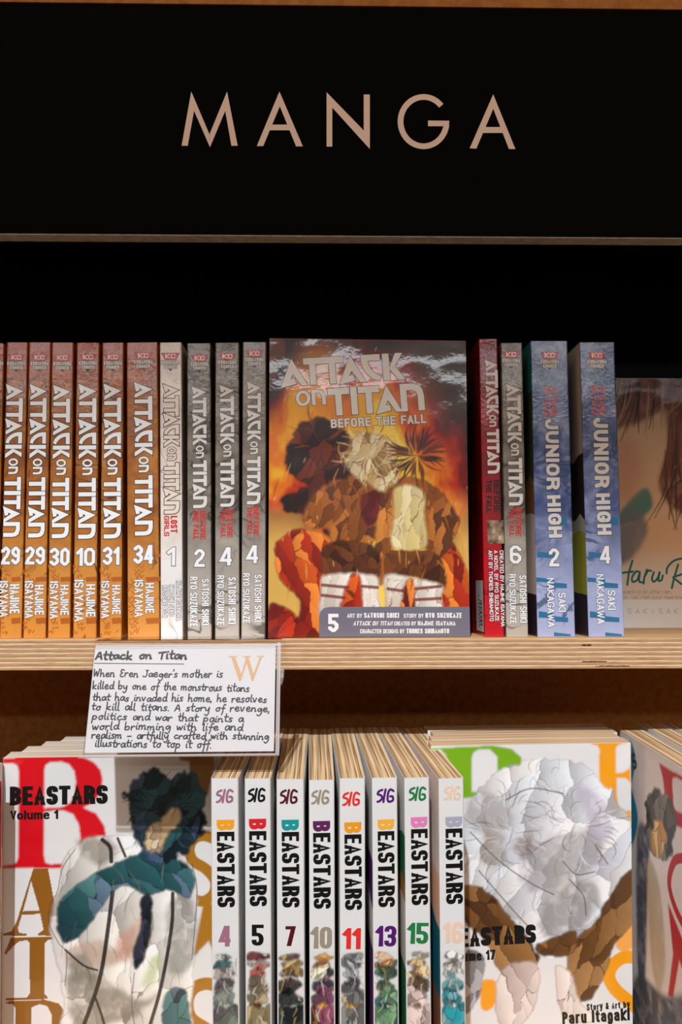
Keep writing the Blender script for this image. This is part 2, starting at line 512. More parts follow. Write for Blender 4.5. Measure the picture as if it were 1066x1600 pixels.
class Canvas:
    """a picture on the rectangle x0..x1, z0..z1 of a face; shapes are given as photo positions on that face or in mm"""
    def __init__(self, M, x0, x1, z0, z1, step, base):
        self.M = M; self.x0, self.x1, self.z0, self.z1 = x0, x1, z0, z1
        self.nx = int(round((x1 - x0) / step)) + 1; self.nz = int(round((z1 - z0) / step)) + 1
        self.X, self.Z = np.meshgrid(np.linspace(x0, x1, self.nx), np.linspace(z0, z1, self.nz))
        self.step = step
        self.c = np.zeros((self.nz, self.nx, 3)) + np.array(S(*base))

    def P(self, pts, px=True): return np.array([tuple(loc2(self.M, *p)) for p in pts]) if px else np.array(pts, float)

    def noise(self, cell_x, cell_z=None, octaves=3, seed=0):
        cell_z = cell_z or cell_x; r = np.random.default_rng(seed); tot = 0; amp = 1; res = 0
        for o in range(octaves):
            u = (self.X - self.x0) / cell_x * 2 ** o; v = (self.Z - self.z0) / cell_z * 2 ** o
            g = r.random((int(v.max()) + 3, int(u.max()) + 3)); i = u.astype(int); j = v.astype(int)
            fu = u - i; fv = v - j; fu = fu * fu * (3 - 2 * fu); fv = fv * fv * (3 - 2 * fv)
            a = g[j, i] * (1 - fu) + g[j, i + 1] * fu; b = g[j + 1, i] * (1 - fu) + g[j + 1, i + 1] * fu
            res = res + amp * (a * (1 - fv) + b * fv); tot += amp; amp *= .5
        return res / tot

    def blur(self, m, mm):
        k = int(round(mm / self.step))
        if k < 1: return m
        for _ in range(2):
            for ax in (0, 1):
                pad = [(0, 0), (0, 0)]; pad[ax] = (k, k)
                q = np.cumsum(np.pad(m, pad, mode='edge'), axis=ax)
                z = np.zeros_like(np.take(q, [0], axis=ax)); q = np.concatenate([z, q], axis=ax)
                n = m.shape[ax]
                m = (np.take(q, range(2 * k + 1, 2 * k + 1 + n), axis=ax) - np.take(q, range(0, n), axis=ax)) / (2 * k + 1)
        return m

    def lay(self, m, col, alpha=1.0):
        m = (m * alpha)[..., None]; self.c = self.c * (1 - m) + np.array(S(*col)) * m

    def inside(self, P, warp=0.0, seed=0):
        r = np.zeros(self.X.shape, bool)
        X, Z = self.X, self.Z
        if warp:
            X = X + (self.noise(5, 5, 4, seed + 100) - .5) * 2 * warp; Z = Z + (self.noise(5, 5, 4, seed + 200) - .5) * 2 * warp
        for i in range(len(P)):
            (ax, az), (bx, bz) = P[i], P[(i + 1) % len(P)]
            if az == bz: continue
            cond = ((az > Z) != (bz > Z)) & (X < (bx - ax) * (Z - az) / (bz - az) + ax)
            r ^= cond
        return r.astype(float)

    def blob(self, pts, col, soft=.4, alpha=1.0, wash=0.0, seed=1, cell=8, px=True, smooth=True, warp=0.0, rim=0.0):
        P = self.P(pts, px)
        if smooth: P = smooth_loop(P)
        m0 = self.inside(P, warp, seed)
        m = self.blur(m0, soft)
        if rim:
            e = self.blur(m0, 1.2); rimm = np.clip(e * (1 - e) * 4, 0, 1) * m
        if wash: m = m * np.clip(1 - wash + wash * 2 * self.noise(cell, seed=seed), 0, 1)
        self.lay(m, col, alpha)
        if rim: self.lay(rimm, tuple(v * .5 for v in col), rim)
        return m

    def line(self, pts, width, col, alpha=1.0, taper=True, px=True, smooth=True, soft=.35):
        P = self.P(pts, px)
        if smooth: P = smooth_line(P)
        m = np.zeros(self.X.shape); n = len(P) - 1
        for i in range(n):
            a, b = P[i], P[i + 1]; d = b - a; L = max(d @ d, 1e-9)
            w = width * .5 * (min(1, .25 + 1.6 * min((i + .5) / n, 1 - (i + .5) / n)) if taper else 1)
            t = np.clip(((self.X - a[0]) * d[0] + (self.Z - a[1]) * d[1]) / L, 0, 1)
            dist = np.hypot(self.X - a[0] - t * d[0], self.Z - a[1] - t * d[1])
            m = np.maximum(m, np.clip((w + soft - dist) / (2 * soft), 0, 1))
        self.lay(m, col, alpha)

    def facets(self, pts, n, pal, ink_col, seed, stretch=1.0, lean=0.0, lw=.35, soft=.4, alpha=1.0, warp=1.2, ink=.8, px=True):
        """an area broken into brush facets, each with its own tone and a thin drawn edge"""
        P = smooth_loop(self.P(pts, px)); m = self.blur(self.inside(P, warp, seed), soft)
        r = np.random.default_rng(seed); lo = P.min(0); hi = P.max(0)
        sx = r.uniform(lo[0], hi[0], n); sz = r.uniform(lo[1], hi[1], n); pc = [np.array(S(*pal[i])) for i in r.integers(0, len(pal), n)]
        wx = self.X + (self.noise(7, 7, 3, seed + 1) - .5) * 5; wz = self.Z + (self.noise(7, 7, 3, seed + 2) - .5) * 5
        d1 = np.full(self.X.shape, 1e9); d2 = d1.copy(); c = np.zeros(self.c.shape)
        for x, z, q in zip(sx, sz, pc):
            dz = wz - z; dx = wx - x - lean * dz
            d = np.hypot(dx * stretch, dz)
            new = d < d1
            d2 = np.where(new, d1, np.minimum(d2, d)); d1 = np.where(new, d, d1)
            tone = np.clip(1 + .03 * dx + .012 * dz, .6, 1.35)[..., None]
            c = np.where(new[..., None], q * tone, c)
        mm = (m * alpha)[..., None]; self.c = self.c * (1 - mm) + c * mm
        e = np.clip((lw * 2.2 - (d2 - d1)) / lw, 0, 1) * m * ink * np.clip(self.noise(9, 9, 2, seed + 3) * 2.4 - .5, 0, 1)
        self.lay(e, ink_col)
        edge = self.blur(m, .6); self.lay(np.clip(edge * (1 - edge) * 4 - .35, 0, 1) * m, ink_col, ink * .9)

    def strands(self, cx, cy, n, rx, ry, length, wid, pal, seed, spread=6.28, start=0.0, curl=.8, alpha=.9):
        """a burst of curved brush strokes round a photo position"""
        r = random.Random(seed)
        for _ in range(n):
            a = start + r.uniform(0, spread); q = r.random() ** .6
            x = cx + rx * q * math.cos(a); y = cy + ry * q * math.sin(a); l = length * r.uniform(.6, 1.2); b = a + r.uniform(-.3, .3); p = [(x, y)]
            cu = r.uniform(-curl, curl)
            for _k in range(3):
                x += l / 3 * math.cos(b); y += l / 3 * math.sin(b); b += cu; p.append((x, y))
            self.line(p, wid * r.uniform(.5, 1.2), r.choice(pal), alpha)

    def build(self, name, parent, off=0.03, rough=.30):
        v = np.stack([self.X, np.full(self.X.shape, -off), self.Z], -1).reshape(-1, 3) * MM
        i = np.arange(self.nx * self.nz).reshape(self.nz, self.nx)
        f = np.stack([i[:-1, :-1], i[:-1, 1:], i[1:, 1:], i[1:, :-1]], -1).reshape(-1, 4)
        me = bpy.data.meshes.new(name)
        me.vertices.add(len(v)); me.vertices.foreach_set('co', v.ravel())
        me.loops.add(f.size); me.loops.foreach_set('vertex_index', f.ravel().astype(np.int32))
        me.polygons.add(len(f)); me.polygons.foreach_set('loop_start', np.arange(0, f.size, 4, dtype=np.int32))
        at = me.color_attributes.new('print', 'FLOAT_COLOR', 'POINT')
        c = np.ones((len(v), 4), np.float32); c[:, :3] = np.clip(self.c.reshape(-1, 3), 0, 1)
        at.data.foreach_set('color', c.ravel())
        me.materials.append(paint_mat(rough)); me.update(); me.validate()
        o = bpy.data.objects.new(name, me); COL.objects.link(o); o.parent = parent
        return o


# ------------------------------------------------------------------ setting: bookcase
def mdf(name, c, d, rough=.6):
    m = bpy.data.materials.new(name); m.use_nodes = True; nt = m.node_tree; b = nt.nodes['Principled BSDF']
    v = coords(nt); col = ramp(nt, [(.35, S(*d)), (.65, S(*c))], noise(nt, v, 160, 6, .65))
    nt.links.new(col, b.inputs['Base Color']); b.inputs['Roughness'].default_value = rough
    b.inputs['Specular IOR Level'].default_value = .2
    return m


def plywood():
    m = bpy.data.materials.new('birch_plywood'); m.use_nodes = True; nt = m.node_tree; b = nt.nodes['Principled BSDF']
    tc = N(nt, 'ShaderNodeTexCoord'); sp = N(nt, 'ShaderNodeSeparateXYZ'); nt.links.new(tc.outputs['Object'], sp.inputs[0])
    wob = noise(nt, coords(nt, (9, 40, 40)), 1.0, 3)
    w2 = N(nt, 'ShaderNodeMath', operation='MULTIPLY_ADD'); nt.links.new(wob, w2.inputs[0]); w2.inputs[1].default_value = 0.0010
    nt.links.new(sp.outputs['Z'], w2.inputs[2])
    ph = N(nt, 'ShaderNodeMath', operation='MULTIPLY'); nt.links.new(w2.outputs[0], ph.inputs[0]); ph.inputs[1].default_value = 1 / 0.0028
    fr = N(nt, 'ShaderNodeMath', operation='FRACT'); nt.links.new(ph.outputs[0], fr.inputs[0])
    ply = ramp(nt, [(0.0, S(112, 70, 40)), (0.09, S(222, 186, 146)), (0.44, S(234, 204, 168)), (0.52, S(120, 76, 44)), (0.61, S(190, 144, 100)), (0.93, S(198, 152, 106))], fr.outputs[0])
    g = ramp(nt, [(.34, S(150, 105, 62)), (.52, (1, 1, 1))], noise(nt, coords(nt, (70, 300, 1500)), 1.0, 4, .65))
    c = mixc(nt, .48, ply, g, 'MULTIPLY')
    # top face: plain veneer with long grain
    ge = N(nt, 'ShaderNodeNewGeometry'); sn = N(nt, 'ShaderNodeSeparateXYZ'); nt.links.new(ge.outputs['Normal'], sn.inputs[0])
    st = N(nt, 'ShaderNodeMath', operation='GREATER_THAN'); nt.links.new(sn.outputs['Z'], st.inputs[0]); st.inputs[1].default_value = .8
    ven = ramp(nt, [(.3, S(205, 158, 104)), (.7, S(228, 186, 136))], noise(nt, coords(nt, (6, 160, 6)), 1.0, 4))
    c = mixc(nt, st.outputs[0], c, ven)
    nt.links.new(c, b.inputs['Base Color']); b.inputs['Roughness'].default_value = .55; b.inputs['Specular IOR Level'].default_value = .3
    return m


BROWN = mdf('brown_fibreboard', (186, 122, 56), (158, 98, 40))
BLACKB = mdf('black_stained_board', (9, 8, 7), (6, 5, 5))
PLY = plywood()
TILT = math.radians(3.2)
Y_UP = 570.0
z_up = on_Y(533, 996.3, Y_UP).z
T_UP = Matrix.Translation((0, Y_UP, z_up)) @ Matrix.Rotation(-TILT, 4, 'X')
Z_TOPS = Z0 - 135.5                  # top of the lower paperbacks
H_LOW = 190.0
Z_LOW = Z_TOPS - H_LOW

fl = link_mesh('floor', *box(-1600, 1600, -3200, 900, -40, 0), mdf('dark_wood_floor', (70, 52, 38), (52, 38, 27)), M=Matrix.Identity(4)); fl['kind'] = 'structure'
wb = link_mesh('wall_back', *box(-1600, 1600, 780, 860, 0, 2700), principled('wall_paint', S(60, 56, 52), .8), M=Matrix.Identity(4)); wb['kind'] = 'structure'

case = empty('bookcase', Matrix.Translation((0, 700, 0)), 'tall plywood shop bookcase holding two rows of paperbacks under a black sign', 'bookcase')


def case_part(name, b, mat, M=None):
    o = link_mesh(name, *b, mat)
    o.parent = case; o.matrix_world = to_m(M or Matrix.Identity(4))
    return o


bpy.context.view_layer.update()
shelf = case_part('shelf_board', box(-470, 470, -17, 134, -18.4, 0, .4), PLY, T_UP); shelf['label'] = 'tilted plywood shelf with striped raw front edge'
low = case_part('shelf_board', box(-470, 470, 440, 705, Z_LOW - 18, Z_LOW, .4), PLY)
case_part('back_panel', box(-470, 470, 712, 722, Z0 - 72, Z0 + 420), mdf('shaded_back_board', (4, 3, 2), (3, 2, 2)))['label'] = 'back panel of the upper bay, its shade put into a near-black colour'  # shade of the bay painted in as a near-black board colour
case_part('back_panel', box(-470, 470, 712, 722, 120, Z0 - 72.5), BROWN)['label'] = 'brown fibreboard back panel of the lower bay'
for sx in (-1, 1):
    case_part('side_panel', box(min(sx * 471, sx * 489), max(sx * 471, sx * 489), 440, 722, 0, Z0 + 420, .4), BLACKB)
zt = on_Y(533, 9, 547).z
case_part('top_board', box(-470, 470, 547, 711, zt, zt + 18, .4), BROWN)
case_part('plinth', box(-470, 470, 470, 488, 0, 118), BLACKB)
case_part('shelf_board', box(-470, 470, 455, 711, 119, 137, .4), PLY)
knotm = mdf('plywood_knot', (120, 66, 22), (34, 18, 8))
for (x0, x1, y0, y1, nm) in ((909, 924, 1006.5, 1009.8, 'knot'), (910, 948, 1032.4, 1035.2, 'knot'), (931, 984, 1039.5, 1042, 'knot')):
    Mf = T_UP @ Matrix.Translation((0, -17, 0)); pr = Print(base=.05)
    a = loc2(Mf, x0, y1); b = loc2(Mf, x1, y0); n = 14
    top = [(a.x + (b.x - a.x) * k / n, a.y + (b.y - a.y) * (1 - .7 * random.random() * (k in (0, 1, n - 1, n) or .4))) for k in range(n + 1)]
    bot = [(a.x + (b.x - a.x) * k / n, a.y + (b.y - a.y) * .3 * random.random()) for k in range(n + 1)]
    pr.poly(bot + top[::-1], knotm, 0)
    o = pr.build(nm, shelf); o.matrix_local = to_m(Matrix.Translation((0, -17, 0)))

# ---- sign
Y_SG = 547.0
p_b = on_Y(533, 369.3, Y_SG); p_t = on_Y(533, 13, Y_SG)
M_SG = Matrix.Translation((0, Y_SG, p_b.z))
sign = empty('header_sign', M_SG, 'matt black header sign with pale capital letters above the upper shelf', 'sign')
HS = p_t.z - p_b.z
blk = principled('matt_black_panel', S(9, 9, 7), .7, .03, (900, .25, .0003))
link_mesh('panel', *box(-470, 470, 0, 13.6, 0.8, HS, .3), blk, sign)
edge = mdf('raw_grey_edge', (196, 188, 176), (160, 152, 140))
link_mesh('panel_edge', *box(-469.5, 469.5, .6, 13.4, 0, .8), edge, sign)['label'] = 'grey unpainted lower edge'
LET = principled('pale_pink_letters', S(248, 222, 206), .6, .1)


def sg(px, py): return tuple(loc2(M_SG, px, py))


SIGN_LETTERS = {
 'M': [[(284, 228), (299, 143.5), (303.5, 173), (293.5, 228)], [(299, 143.5), (327.8, 211), (328.3, 230.3), (303, 172.5)], [(355, 143.5), (328, 209), (328.3, 230.3), (352.3, 173)], [(355, 143.5), (371.5, 228), (361.8, 228), (352, 173)]],
 'A': [[(401.5, 228.5), (436.8, 143.3), (437.5, 166), (411.5, 228.5)], [(436.8, 143.3), (473.3, 229), (462.8, 229), (437.3, 166)], [(421.5, 203.8), (453, 203.8), (453, 195), (424.5, 195)]],
 'N': [[(510.5, 229.3), (510.5, 144.5), (519.3, 168), (519.3, 229.3)], [(510.5, 144.5), (578, 214), (578, 233), (519.3, 168.3)], [(568.5, 209.5), (568.5, 148), (578, 148), (578, 233)]],
 'A2': [[(734, 232), (770.8, 147.8), (771, 170), (744.5, 232.5)], [(770.8, 147.8), (805.4, 233.2), (795.3, 233), (770.8, 170)], [(754.5, 208), (786, 208), (782, 198.8), (757, 198.8)]],
}
for k, polys in SIGN_LETTERS.items():
    pr = Print(base=.25)
    for q in polys: pr.poly([sg(*p) for p in q], LET)
    pr.build('letter', sign)
pr = Print(base=.25)
ctr = [(662 + 36 * math.cos(a), 190.3 + 38.5 * math.sin(a)) for a in [math.radians(-40 - 6 * k) for k in range(53)]]
ctr = [sg(*p) for p in ctr]
for q in strip(ctr, 3.55, 3.55, 'butt'): pr.poly(q, LET)
pr.poly([sg(*p) for p in ((669, 188.7), (702, 189), (701.7, 197.5), (669, 197.5))], LET, 1)
pr.build('letter', sign)

# ------------------------------------------------------------------ books
WHITE = (232, 229, 226)
PG_X = pages_mat('paper_edges_across', 'x', (242, 206, 160), (150, 114, 78))
PG_Y = pages_mat('paper_edges_deep', 'y', (240, 222, 200), (196, 172, 146))
PG_T = pages_mat('paper_edges_tan', 'y', (240, 204, 162), (176, 142, 106))


def paper(name, rgb, rough=.32): return principled('cover_' + name, S(*rgb), rough, .5, (420, .35, .0002))


def cover_profile(t, D, sp=0.0, r=.9, th=.24, n=5):
    """plan of a paperback cover wrapped round a spine at y=0"""
    o = [(-sp, D)]
    o += [(r - r * math.cos(a), r - r * math.sin(a)) for a in [math.pi / 2 * k / n for k in range(n + 1)]]
    o += [(t - r + r * math.sin(a), r - r * math.cos(a)) for a in [math.pi / 2 * k / n for k in range(n + 1)]]
    o += [(t + sp, D)]
    ri = r - th
    i = [(th - sp, D)]
    i += [(r - ri * math.cos(a), r - ri * math.sin(a)) for a in [math.pi / 2 * k / n for k in range(n + 1)]]
    i += [(t - r + ri * math.sin(a), r - ri * math.cos(a)) for a in [math.pi / 2 * k / n for k in range(n + 1)]]
    i += [(t - th + sp, D)]
    return o, i


def make_book(label, M, t, D, H, facing, cover, pages, group, name='manga_volume', cat='book', spine_right=True, splay=0.0):
    """facing 'spine': local x across the spine; facing 'front': local x across the front cover, spine at the right"""
    root = empty(name, M, label, cat, group)
    o, i = cover_profile(t, D, splay)
    if facing == 'front':
        if spine_right:
            f = lambda p: (D - p[1], p[0])
        else:
            f = lambda p: (p[1], t - p[0])
        o = [f(p) for p in o]; i = [f(p) for p in i]
    n = len(o); v = []; fc = []
    for z in (0, H): v += [(x, y, z) for x, y in o] + [(x, y, z) for x, y in i]
    k = 2 * n
    for a in range(n - 1):
        b = a + 1
        fc.append((a, b, k + b, k + a)); fc.append((n + b, n + a, k + n + a, k + n + b))
        fc.append((a, n + a, n + b, b)); fc.append((k + a, k + b, k + n + b, k + n + a))
    fc.append((0, k, k + n, n)); fc.append((n - 1, 2 * n - 1, k + 2 * n - 1, k + n - 1))
    import bmesh
    c = link_mesh('cover', v, fc, cover, root)
    bm = bmesh.new(); bm.from_mesh(c.data); bmesh.ops.recalc_face_normals(bm, faces=bm.faces); bm.to_mesh(c.data); bm.free()
    if facing == 'spine': b = box(.28, t - .28, .5, D - .4, .3, H - .03)
    elif spine_right: b = box(.4, D - .5, .28, t - .28, .3, H - .03)
    else: b = box(.9, D - .6, .45, t - .45, .3, H - .06)
    if splay:
        b = ([(x + (splay if x > t / 2 else -splay) * (y / D), y, z) for x, y, z in b[0]], b[1])
    link_mesh('page_block', *b, pages, root)
    return root


def frame_from(T, bl, tl, br, tr, fixH=None):
    """frame of an upright face whose corners are seen at bl, tl, br, tr, standing on the x-y plane of T"""
    a = loc2(T, *bl); b = loc2(T, *tl); c = loc2(T, *br); d = loc2(T, *tr)
    roll = math.atan2(b.x - a.x, b.y - a.y)
    roll2 = math.atan2(d.x - c.x, d.y - c.y)
    w = ((c.x - a.x) + (d.x - b.x)) / 2
    ang = (roll + roll2) / 2
    lift = max(0.0, w * math.sin(ang))
    M = T @ Matrix.Translation((a.x, 0, lift + .12)) @ Matrix.Rotation(ang, 4, 'Y')
    H = fixH or ((b.y + d.y) / 2) / math.cos(ang) - lift
    return M, w, H


WHT = ink('white', (238, 236, 234)); OFFW = ink('off_white', (226, 218, 210)); OUTL = ink('brown_black', (48, 34, 24)); OUTG = ink('grey_outline', (112, 104, 106))
RED = ink('signal_red', (206, 34, 34)); BLK = ink('black', (16, 15, 16)); DGREY = ink('dark_grey', (52, 44, 40))


def kc_logo(root, M, cx, y0, s=1.0, tilt=0.0):
    """publisher badge: red shield with two letters over two lines of capitals"""
    pr = Print(base=.06)
    def q(dx, dy): return tuple(loc2(M, cx + dx * s, y0 + dy * s))
    pr.poly([q(*p) for p in ((-14, 0), (14, 0), (8.5, 10.5), (-8.5, 10.5))], DGREY, 0)
    pr.poly([q(*p) for p in ((-13, .3), (13, .3), (8, 10), (-8, 10))], RED, 1)
    pr.poly([q(*p) for p in ((-3, 24), (3, 24), (0, 27.5))], DGREY, 0)
    text_box(pr, 'KC', M, (cx - 8 * s, y0 + 8.6 * s), (cx + 8 * s, y0 + 8.6 * s), (cx - 8 * s, y0 + 1.2 * s), OFFW, (.27, .2), .3, layer=2)
    text_box(pr, 'KODANSHA', M, (cx - 14 * s, y0 + 17 * s), (cx + 14 * s, y0 + 17 * s), (cx - 14 * s, y0 + 11.4 * s), OFFW, (.22, .2), .1, layer=2, outline=DGREY, ow=.22)
    text_box(pr, 'COMICS', M, (cx - 10 * s, y0 + 23.4 * s), (cx + 10 * s, y0 + 23.4 * s), (cx - 10 * s, y0 + 18 * s), OFFW, (.22, .2), .1, layer=2, outline=DGREY, ow=.22)
    pr.build('publisher_logo', root)


BLOCK = dict(pen=(.26, .2), r=.16, chamfer=True)


def number(root, M, s, x0, x1, y0, y1, mat=None, out=None, pen=(.18, .165), dx=0):
    pr = Print(base=.06)
    text_box(pr, s, M, (x0, y1), (x1, y1), (x0, y0), mat or WHT, pen, .14, True, 2, out, .45, gap=.06)
    return pr.build('volume_number', root)


def author(root, M, lines, mat=None, out=None, drift=0.0):
    pr = Print(base=.06)
    for (s, x0, x1, y0, y1) in lines:
        spine_text(pr, s, M, x0, x1, y0, y1, mat or WHT, drift * (y1 - y0), pen=(.18, .16), r=.12, chamfer=True, layer=2, outline=out, ow=.26)
    pr.build('author_name', root)


def subtitle(root, M, lines, mat, out=None):
    pr = Print(base=.06)
    for (s, x0, x1, y0, y1) in lines: spine_text(pr, s, M, x0, x1, y0, y1, mat, 0, pen=(.23, .19), r=.12, chamfer=True, layer=1, outline=out, ow=.2)
    pr.build('subtitle', root)


ORANGE = [grunge('orange_print_%d' % k, (158, 88, 24), (188, 120, 46), (112, 54, 16), (60, 26, 10), k * 1.7, low=(230, 154, 66), top_haze=(176, 84, 52), crackw=.026) for k in range(4)]
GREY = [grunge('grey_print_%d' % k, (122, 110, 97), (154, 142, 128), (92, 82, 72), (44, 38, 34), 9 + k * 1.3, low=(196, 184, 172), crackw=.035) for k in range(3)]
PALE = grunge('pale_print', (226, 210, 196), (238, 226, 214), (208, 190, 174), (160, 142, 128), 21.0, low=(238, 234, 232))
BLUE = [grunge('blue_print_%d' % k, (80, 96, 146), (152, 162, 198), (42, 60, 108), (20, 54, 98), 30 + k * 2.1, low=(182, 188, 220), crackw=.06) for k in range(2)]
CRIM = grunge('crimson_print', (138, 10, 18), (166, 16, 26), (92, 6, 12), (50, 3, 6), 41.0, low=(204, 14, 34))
DEP = 127.0
scratch_mat = ink('rust_scrawl', (176, 92, 26)); scratch_grey = ink('grey_scrawl', (140, 128, 118)); scratch_blue = ink('blue_scrawl', (44, 108, 150))


def scrawl(root, M, x0, x1, mat, seed, kind='rust'):
    """faint drawn marks printed on the lower part of a spine"""
    r = random.Random(seed); pr = Print(base=.05)
    w = x1 - x0
    if kind == 'rust':
        for (yy, hh, xa, xb) in ((902, 7, .55, 1.0), (966, 9, .55, .99), (866, 5, .86, 1.0)):
            pts = [(x0 + w * xa, yy), (x0 + w * xb, yy - 1), (x0 + w * xb, yy + hh - 1), (x0 + w * (xa + .03), yy + hh)]
            pr.poly([tuple(loc2(M, *p)) for p in pts], mat)
        n = 16; ys = [885 + k * 6.8 for k in range(n)]; span = (.03, .42); wid = .5
    else:
        n = 12; ys = [r.choice([r.uniform(660, 740), r.uniform(780, 830), r.uniform(895, 990)]) for _ in range(n)]; span = (.0, 1.0); wid = .45
    for y in ys:
        xs = x0 + w * r.uniform(*span); p = []
        for k in range(5): p.append(tuple(loc2(M, min(max(xs + (k - 2) * w * .07 + r.uniform(-1.5, 1.5), x0 + 1), x1 - 1), y + (3 if k % 2 else -2) + r.uniform(-2, 2))))
        for q in strip([tuple(a) for a in smooth_line(p, 4)], wid, wid, 'butt'): pr.poly(q, mat, 0)
    pr.build('spine_artwork', root)


GRP_O = 'orange spined manga on the upper shelf'
# label, volume number, corners (bottom left/right x, top left/right x, top y), material, title x0 x1 y0 y1 drift, number box, authors, logo
HI = ['HAJIME', 'ISAYAMA']
orange_rows = [
 ('orange manga spine cut off by the left edge of the photo', None, (-37.5, -4.5), (-26, 6), 537, ORANGE[1], (-24, 1, 599, 839, -8), None, None, (-9, 553)),
 ('orange manga volume 29 beside the cut-off book at the far left', '29', (-.5, 32.3), (9.3, 43.2), 535.4, ORANGE[0], (11, 36.5, 600, 839, -6), (2, 31, 854, 882), ((15.4, 30.5, 913, 959), (0, 12.7, 908, 964)), (25.5, 553.6)),
 ('orange manga volume 29 standing next to the volume 30', '29', (36, 72), (45.9, 79.3), 535.4, ORANGE[0], (48, 73.3, 600, 840, -4), (39.5, 70, 854, 882), ((54.5, 68.5, 914, 961), (39, 52, 908, 966)), (62, 553.6)),
 ('orange manga volume 30', '30', (74.4, 110.2), (81.7, 114.6), 535.8, ORANGE[2], (84, 110, 601, 841, -3), (77.5, 108.5, 856, 884), ((94.5, 107.5, 914, 961.5), (78, 91, 908.5, 967)), (97.5, 554)),
 ('orange manga volume 10', '10', (114, 150.5), (120, 155), 536, ORANGE[3], (124, 151, 600, 842, -2), (118.8, 148.3, 856, 884), ((134.6, 149, 913, 964), (116.6, 130.5, 906, 971)), (137.5, 553)),
 ('orange manga volume 31 with red flecks', '31', (155.6, 190), (160, 193), 536, ORANGE[1], (163, 189.5, 599.5, 841.5, -1), (160.5, 186.6, 854.6, 882.5), ((175.5, 188.5, 914, 960), (158.5, 171, 908, 966)), (176.5, 553)),
 ('thick orange manga volume 34 at the right end of the orange spines', '34', (199.5, 250.7), (199, 246), 536, ORANGE[2], (210.5, 238, 597, 837, 0.5), (208.5, 240, 851.5, 880.7), ((227.5, 241, 911, 958), (210.5, 224, 906, 964)), (224, 550.5)),
]
for k, (lab, num, bx, tx, ty, mat, ti, nb, au, kc) in enumerate(orange_rows):
    M, w, H = frame_from(T_UP, (bx[0], 996.5), (tx[0], ty), (bx[1], 996.5), (tx[1], ty))
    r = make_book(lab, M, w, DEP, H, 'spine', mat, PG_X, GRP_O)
    pr = Print(base=.06); title_spine(pr, M, *ti, WHT, OUTL); pr.build('spine_title', r)
    kc_logo(r, M, *kc, 1.0 if k != 6 else 1.05)
    scrawl(r, M, bx[0], bx[1], scratch_mat, k)
    if num:
        number(r, M, num, *nb, out=OUTG)
        author(r, M, [(HI[j], *au[j]) for j in (0, 1)], out=OUTG)

# pale first volume
GRP_G = 'pale and grey spined manga on the upper shelf'
M, w, H = frame_from(T_UP, (251, 996.5), (249.7, 535.5), (285.7, 996.5), (283.5, 536))
r = make_book('cream manga volume 1 with red subtitle between orange and grey spines', M, w, DEP, H, 'spine', PALE, PG_X, GRP_G)
pr = Print(base=.06); title_spine(pr, M, 256, 279.3, 600, 803, 1, ink('cream', (232, 214, 198)), OUTL); pr.build('spine_title', r)
kc_logo(r, M, 266.5, 551.5, 1.05)
subtitle(r, M, [('LOST', 266.6, 277.3, 806, 832.5), ('GIRLS', 256.5, 264.5, 806, 838)], RED)
number(r, M, '1', 261, 273.8, 855, 884, out=OUTG)
author(r, M, [('HAJIME ISAYAMA', 275.6, 283.3, 907.5, 969.5), ('HIROSHI SEKO', 264.2, 272, 914, 962.5), ('RYOSUKE FUJI', 253.5, 261, 915, 964.5)], out=OUTG)

SS = 'SATOSHI SHIKI'; RS = 'RYO SUZUKAZE'
grey_rows = [
 ('grey manga volume 2 beside the cream spine', '2', (293, 330.8), (292.5, 329), 537, (300.8, 322.4, 604, 794, 1.2), ((312.7, 321.3, 798, 843), (302, 310.5, 798, 843)), (303.7, 320, 858, 885.7), ((315.5, 326.7, 904.6, 977), (297, 308.7, 901, 979.6)), (312, 554.5)),
 ('grey manga volume 4 next to the volume 2', '4', (336, 374), (336.4, 373.5), 536, (344, 365.7, 601.5, 792, 0.6), ((355, 363.4, 795.6, 840), (345, 352.8, 797, 840)), (343.6, 363.4, 855, 883.5), ((356.7, 369, 902, 975), (339.5, 350.6, 899, 977)), (355.5, 552)),
 ('grey manga volume 4 standing against the face-out fiery cover', '4', (377, 414.8), (379.9, 416), 535, (387, 407.8, 596.6, 788, -1), ((396, 404.6, 792, 836.6), (386, 394, 792, 836)), (384.8, 404.4, 852, 880), ((397.7, 409, 898, 971.7), (379.8, 390.5, 895.6, 974)), (398, 547.5)),
]
for k, (lab, num, bx, tx, ty, ti, su, nb, au, kc) in enumerate(grey_rows):
    M, w, H = frame_from(T_UP, (bx[0], 996.5), (tx[0], ty), (bx[1], 996.5), (tx[1], ty))
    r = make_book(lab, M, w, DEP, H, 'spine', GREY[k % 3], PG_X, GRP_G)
    pr = Print(base=.06); title_spine(pr, M, *ti, OFFW, DGREY, ow=.5); pr.build('spine_title', r)
    kc_logo(r, M, *kc, 1.0)
    subtitle(r, M, [('BEFORE', *su[0]), ('THE FALL', *su[1])], RED)
    number(r, M, num, *nb, out=OUTG)
    author(r, M, [(SS, *au[0]), (RS, *au[1])], out=OUTG)

